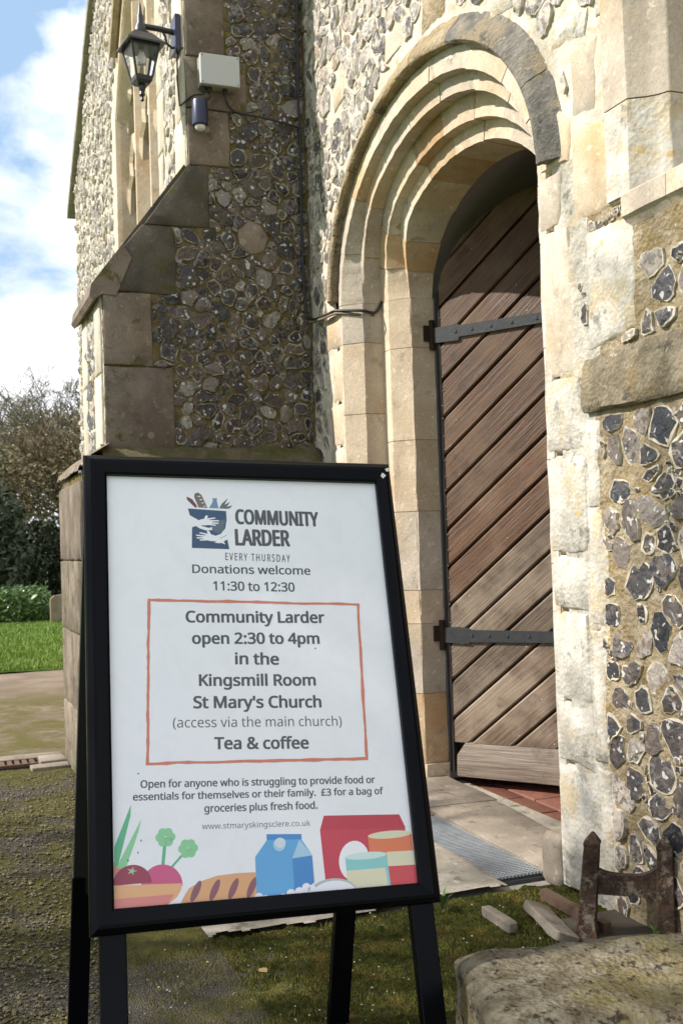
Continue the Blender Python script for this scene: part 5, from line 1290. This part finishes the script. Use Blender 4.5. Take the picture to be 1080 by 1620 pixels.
for k in range(150):
    x = -1.75-.95*r3.random(); y = r3.uniform(-1.25, -.1); peb(deb, x, y, .004, r3.uniform(.0015, .0035), r3)
solo('pale_grit', deb, pm, 'tiny pale specks of grit on the moss', 'grit', (-2.2, -.7, 0), kind='stuff')
for k, (x, y, s, l) in enumerate(((-2.05, -.86, .007, 'pale pebble on the moss near the right front leg of the sign'), (-2.03, -.84, .0055, 'smaller pale pebble touching its neighbour on the moss'), (-2.20, -.55, .006, 'pale pebble on the moss between sign and stone block'), (-2.16, -1.47, .008, 'white pebble on the tarmac left of the sign'))):
    mb = MB(); peb(mb, x, y, .005, s, r3); solo('pebble', mb, pm, l, 'pebble', (x, y, 0), smooth=60)
def leaf(x, y, s, a, label):
    mb = MB(); V = []; F = []
    for i, (t, w) in enumerate(((0, 0), (.25, .3), (.55, .36), (.8, .2), (1, 0))):
        for sg in (-1, 1): V.append((x+math.cos(a)*t*s-math.sin(a)*w*s*sg, y+math.sin(a)*t*s+math.cos(a)*w*s*sg, .009+.25*s*abs(w)*(.6+.4*sg)))
    for i in range(4): F.append((i*2, i*2+1, i*2+3, i*2+2))
    mb.add(V, F); solo('fallen_leaf', mb, lf, label, 'leaf', (x, y, 0), smooth=60)
leaf(-2.45, -.98, .03, .4, 'curled tan leaf on the moss behind the sign, nearest the concrete'); leaf(-2.34, -.80, .022, 2.2, 'small brown leaf on the moss right of the curled tan one'); leaf(-2.33, -.62, .026, 1.2, 'brown leaf on the moss near the middle leg of the sign')
mb = MB(); mb.tube([(-2.10, -1.16, .008), (-2.085, -1.10, .010), (-2.10, -1.04, .008), (-2.085, -.98, .009)], .0018, 5); solo('twig', mb, lf, 'thin dry twig lying on the moss between the sign legs', 'twig', (-2.09, -1.07, 0))
# tufts of weeds along the apron edge and by the scraper
weed = simple('weed_leaf', (.10, .20, .035), .6, var=.3)
def tuft(x, y, n, h_, label, z=.0):
    mb = MB()
    for k in range(n):
        a = r3.uniform(0, 6.28); l = h_*r3.uniform(.5, 1.1); w = .0035; dx, dy = math.cos(a), math.sin(a); sp0 = r3.uniform(.3, .9)
        V = [(x-dy*w, y+dx*w, z), (x+dy*w, y-dx*w, z), (x+dx*l*sp0*.5-dy*w*.9, y+dy*l*sp0*.5+dx*w*.9, z+l*.6), (x+dx*l*sp0*.5+dy*w*.9, y+dy*l*sp0*.5-dx*w*.9, z+l*.6), (x+dx*l*sp0, y+dy*l*sp0, z+l*.85)]
        mb.add(V, [(0, 1, 3, 2), (2, 3, 4)])
    solo('weed_tuft', mb, weed, label, 'weed', (x, y, z))
tuft(-2.66, -.40, 26, .055, 'small green weed tuft at the edge of the concrete apron'); tuft(-2.20, -.045, 22, .05, 'green weed tuft under the crossbar of the boot scraper'); tuft(-2.56, -.62, 14, .03, 'low grass tuft at the edge of the concrete behind the sign'); tuft(-1.98, -.80, 16, .04, 'bright green weed beside the left end of the big stone block')
tuft(-2.10, -.03, 18, .05, 'green weed at the wall foot right of the boot scraper')
ms = MB()
for k in range(26000):
    x = -2.70+1.25*r3.random(); y = r3.uniform(-1.25, -.05); 
    if fb1(x*6, y*6, 0, 3, 3) < -.05: continue
    a = r3.uniform(0, 6.28); h_ = r3.uniform(.001, .005); w = .0012; z_ = -.006
    ms.v += [(x-w*math.cos(a), y-w*math.sin(a), z_), (x+w*math.cos(a), y+w*math.sin(a), z_), (x+r3.uniform(-.005, .005), y+r3.uniform(-.005, .005), z_+.006+h_)]; ms.r += [0]*3; n = len(ms.v); ms.f.append([n-3, n-2, n-1]); ms.m.append(0)
mossb = simple('moss_strand', (.13, .12, .02), .8, var=.4)
solo('moss', ms, mossb, 'short olive moss growing over the ground in front of the door', 'moss', (-2.2, -.7, 0), kind='stuff')

# ================================================================== CHURCHYARD BEYOND
bark = simple('bark_greybrown', (.13, .105, .08), .9, var=.4); twigm = simple('twig_brown', (.13, .11, .070), .85, var=.3); twigr = simple('twig_russet', (.14, .09, .05), .85, var=.3)
darkleaf = simple('yew_leaf', (.040, .055, .022), .7, var=.4); olive = simple('olive_leaf', (.085, .10, .03), .6, var=.4); laurel = simple('laurel_leaf', (.10, .17, .045), .35, var=.4)
def bare_tree(name, base, H, seed, label, mats=(bark, twigm), spread=.55, lv=6, lean=(0, 0), leaf=None, group=None, trunk_r=.16, kids=3, up_=.25, short=.74):
    rr_ = random.Random(seed); tr = MB(); tw = MB()
    def seg(mb, a, b_, r0, r1, n):
        d = (b_-a).normalized(); x = d.cross(Vector((.31, .2, .93))).normalized(); y = d.cross(x); V = []
        for c, r_ in ((a, r0), (b_, r1)):
            for k in range(n): w = 6.2832*k/n; V.append(c+(x*math.cos(w)+y*math.sin(w))*r_)
        mb.add(V, [(k, (k+1) % n, n+(k+1) % n, n+k) for k in range(n)])
    tips = []
    def grow(p, d, l, r_, k):
        nseg = 3 if k < 3 else 2
        for i in range(nseg):
            d2 = (d+Vector((rr_.uniform(-1, 1), rr_.uniform(-1, 1), rr_.uniform(-.6, 1)))*.20).normalized(); q = p+d2*l/nseg; r_ = max(r_, .0065); r1 = max(.0065, r_*(.86 if k < 2 else .8))
            seg(tr if k < 3 else tw, p, q, r_, r1, 7 if k < 2 else (4 if k < 4 else 3)); p, d, r_ = q, d2, r1
            if k >= 1 and k < lv and rr_.random() < .45:
                dd = (d+Vector((rr_.gauss(0, 1), rr_.gauss(0, 1), rr_.gauss(.1, .7)))*spread*1.3).normalized(); grow(p, dd, l*.6, r_*.55, k+1+(k < 3))
        if k >= lv: tips.append(p); return
        for _ in range(kids if k < 4 else 2):
            dd = (d+Vector((rr_.gauss(0, 1), rr_.gauss(0, 1), rr_.gauss(up_, .6)))*spread).normalized(); grow(p, dd, l*short*rr_.uniform(.8, 1.15), r_*.66, k+1)
    t = thing(name, label, 'tree', base, group)
    grow(Vector(base), Vector((lean[0], lean[1], 1)).normalized(), H*.27, trunk_r, 0)
    part('trunk', tr, mats[0], t, smooth=60); part('twigs', tw, mats[1], t)
    if leaf:
        lm = MB(); mt, cnt, sz, spr = leaf; low = [q for q in tips if q.z < H*.60] or tips
        for k in range(cnt):
            p = rr_.choice(low)+Vector((rr_.gauss(0, spr), rr_.gauss(0, spr), rr_.gauss(0, spr))); a = Vector((rr_.gauss(0, 1), rr_.gauss(0, 1), rr_.gauss(0, 1))).normalized(); b2 = a.cross(Vector((.3, .5, .8))).normalized(); s = sz*rr_.uniform(.5, 1.3)
            lm.add([p-a*s, p+b2*s*.5, p+a*s, p-b2*s*.5], [(0, 1, 2, 3)])
        part('crown', lm, mt, t)
    return t
bare_tree('bare_tree', (-24, 2.2, -.05), 6.0, 21, 'tall bare tree with wide crooked limbs reaching from behind the church', spread=.62, lv=7, lean=(.05, -.3), trunk_r=.20, leaf=(olive, 3500, .045, .12))
bare_tree('bare_tree', (-29, .5, -.05), 5.9, 8, 'farther bare tree with fine pale twigs against the sky', spread=.6, lv=7, lean=(0, .0), trunk_r=.16)
bare_tree('bare_tree', (-25, -1.2, -.05), 4.6, 13, 'lower bare brown tree at the left edge', (bark, twigm), spread=.65, lv=7, lean=(0, .1), trunk_r=.13, leaf=(simple('olive_bud', (.16, .15, .06), .8, var=.3), 9000, .06, .3))
bare_tree('shrubby_tree', (-19.0, .55, -.05), 4.1, 33, 'bushy russet twigged tree with dark trunk behind the gravestone', (bark, twigr), spread=.62, lv=6, lean=(0, .05), trunk_r=.13, leaf=(simple('russet_bud', (.13, .105, .045), .8, var=.3), 8000, .045, .20))
bare_tree('shrubby_tree', (-20.5, 1.6, -.05), 4.9, 35, 'pale tangled shrub tree right of the russet one', spread=.62, lv=6, trunk_r=.10, leaf=(simple('pale_bud', (.23, .20, .10), .8, var=.3), 9000, .05, .22))
def leafmass(name, c, h, cnt, sz, mt, label, cat, seed, kind=None, dens=1.):
    rr_ = random.Random(seed); lm = MB()
    for k in range(cnt):
        while True:
            v = Vector((rr_.uniform(-1, 1), rr_.uniform(-1, 1), rr_.uniform(-1, 1)))
            if v.length < 1 and v.length > .45: break
        p = Vector((c[0]+v.x*h[0], c[1]+v.y*h[1], c[2]+v.z*h[2])); nz = fb1(p.x*1.3/h[2]*1.4, p.y*1.3/h[2]*1.4, p.z*1.3/h[2]*1.4, 3, seed)
        p += (p-Vector(c))*nz*.35
        if p.z < 0.01: continue
        a = Vector((rr_.gauss(0, 1), rr_.gauss(0, 1), rr_.gauss(0, 1))).normalized(); b2 = a.cross(Vector((.3, .5, .8))).normalized(); s = sz*rr_.uniform(.5, 1.3)
        lm.add([p-a*s, p+b2*s*.45, p+a*s, p-b2*s*.45], [(0, 1, 2, 3)])
    t = thing(name, label, cat, (c[0], c[1], 0)) if kind is None else None
    if t:
        part('foliage', lm, mt, t); mb = MB(); mb.tube([(c[0], c[1], 0), (c[0]+.05, c[1], c[2])], [.1, .05], 7); part('trunk', mb, bark, t); return t
    return solo(name, lm, mt, label, cat, (c[0], c[1], 0), kind=kind)
leafmass('yew_tree', (-18.2, -1.05, 1.05), (1.2, .95, 1.25), 9000, .075, darkleaf, 'dark evergreen yew at the left edge of the lawn', 'tree', 4)
leafmass('yew_tree', (-19.6, .3, .7), (1.2, .9, .85), 6000, .075, darkleaf, 'low dark yew between the russet tree and the left edge', 'tree', 5)
leafmass('laurel_bush', (-16.1, -.45, .18), (.45, .55, .36), 3800, .045, laurel, 'low glossy green laurel bush behind the lawn', 'bush', 6)
leafmass('laurel_bush', (-16.2, -1.25, .2), (.45, .5, .36), 2600, .045, laurel, 'low glossy laurel bush at the far left of the lawn', 'bush', 9)
leafmass('ivy_bush', (-18.0, 1.2, .35), (.6, .5, .55), 3200, .055, olive, 'olive ivy bush behind the gravestone', 'bush', 7)
leafmass('far_wood', (-46, 0, 1.2), (4, 14, 6.0), 36000, .20, simple('far_wood_twigs', (.12, .12, .055), .9, var=.4), 'distant brown leafless wood beyond the churchyard', 'wood', 8, kind='stuff')
# gravestone
gv = MB(); pl = Plane((-15.35, 0, 0), (0, 1, 0), (0, 0, 1)); gy = .07
prism(gv, pl, [(gy-.20, -.02), (gy+.20, -.02), (gy+.20, .34), (gy+.15, .385), (gy, .405), (gy-.15, .385), (gy-.20, .34)], -.08, 0)
solo('gravestone', gv, gravestone_m, 'weathered brown gravestone at the far side of the lawn', 'gravestone', (-15.4, gy, 0))
# tree out of frame towards the sun whose bare crown dapples the ground and the door
bare_tree('bare_tree', (-5.0, -6.6, -.05), 9.6, 51, 'bare tree south of the path that dapples the doorway', spread=.55, lv=6, trunk_r=.13, leaf=(olive, 3800, .055, .14))
leafmass('unseen_shade_tree', (-3.75, -8.0, 5.9), (1.5, 1.2, 1.05), 2300, .07, darkleaf, 'unseen evergreen crown added to shade the sign', 'tree', 61)  # evergreen crown added out of view to keep the sun off the sign

GROUPS = {'pebble': 'pale pebbles lying on the moss', 'fallen_leaf': 'fallen leaves on the moss', 'weed_tuft': 'weed tufts round the doorstep', 'cable': 'cables clipped to the church wall',
          'bare_tree': 'bare trees of the churchyard', 'shrubby_tree': 'shrubby trees behind the lawn', 'yew_tree': 'dark yews behind the lawn', 'laurel_bush': 'laurel bushes behind the lawn'}
for o in S.objects:
    if o.parent is None and o.name.split('.')[0] in GROUPS: o['group'] = GROUPS[o.name.split('.')[0]]
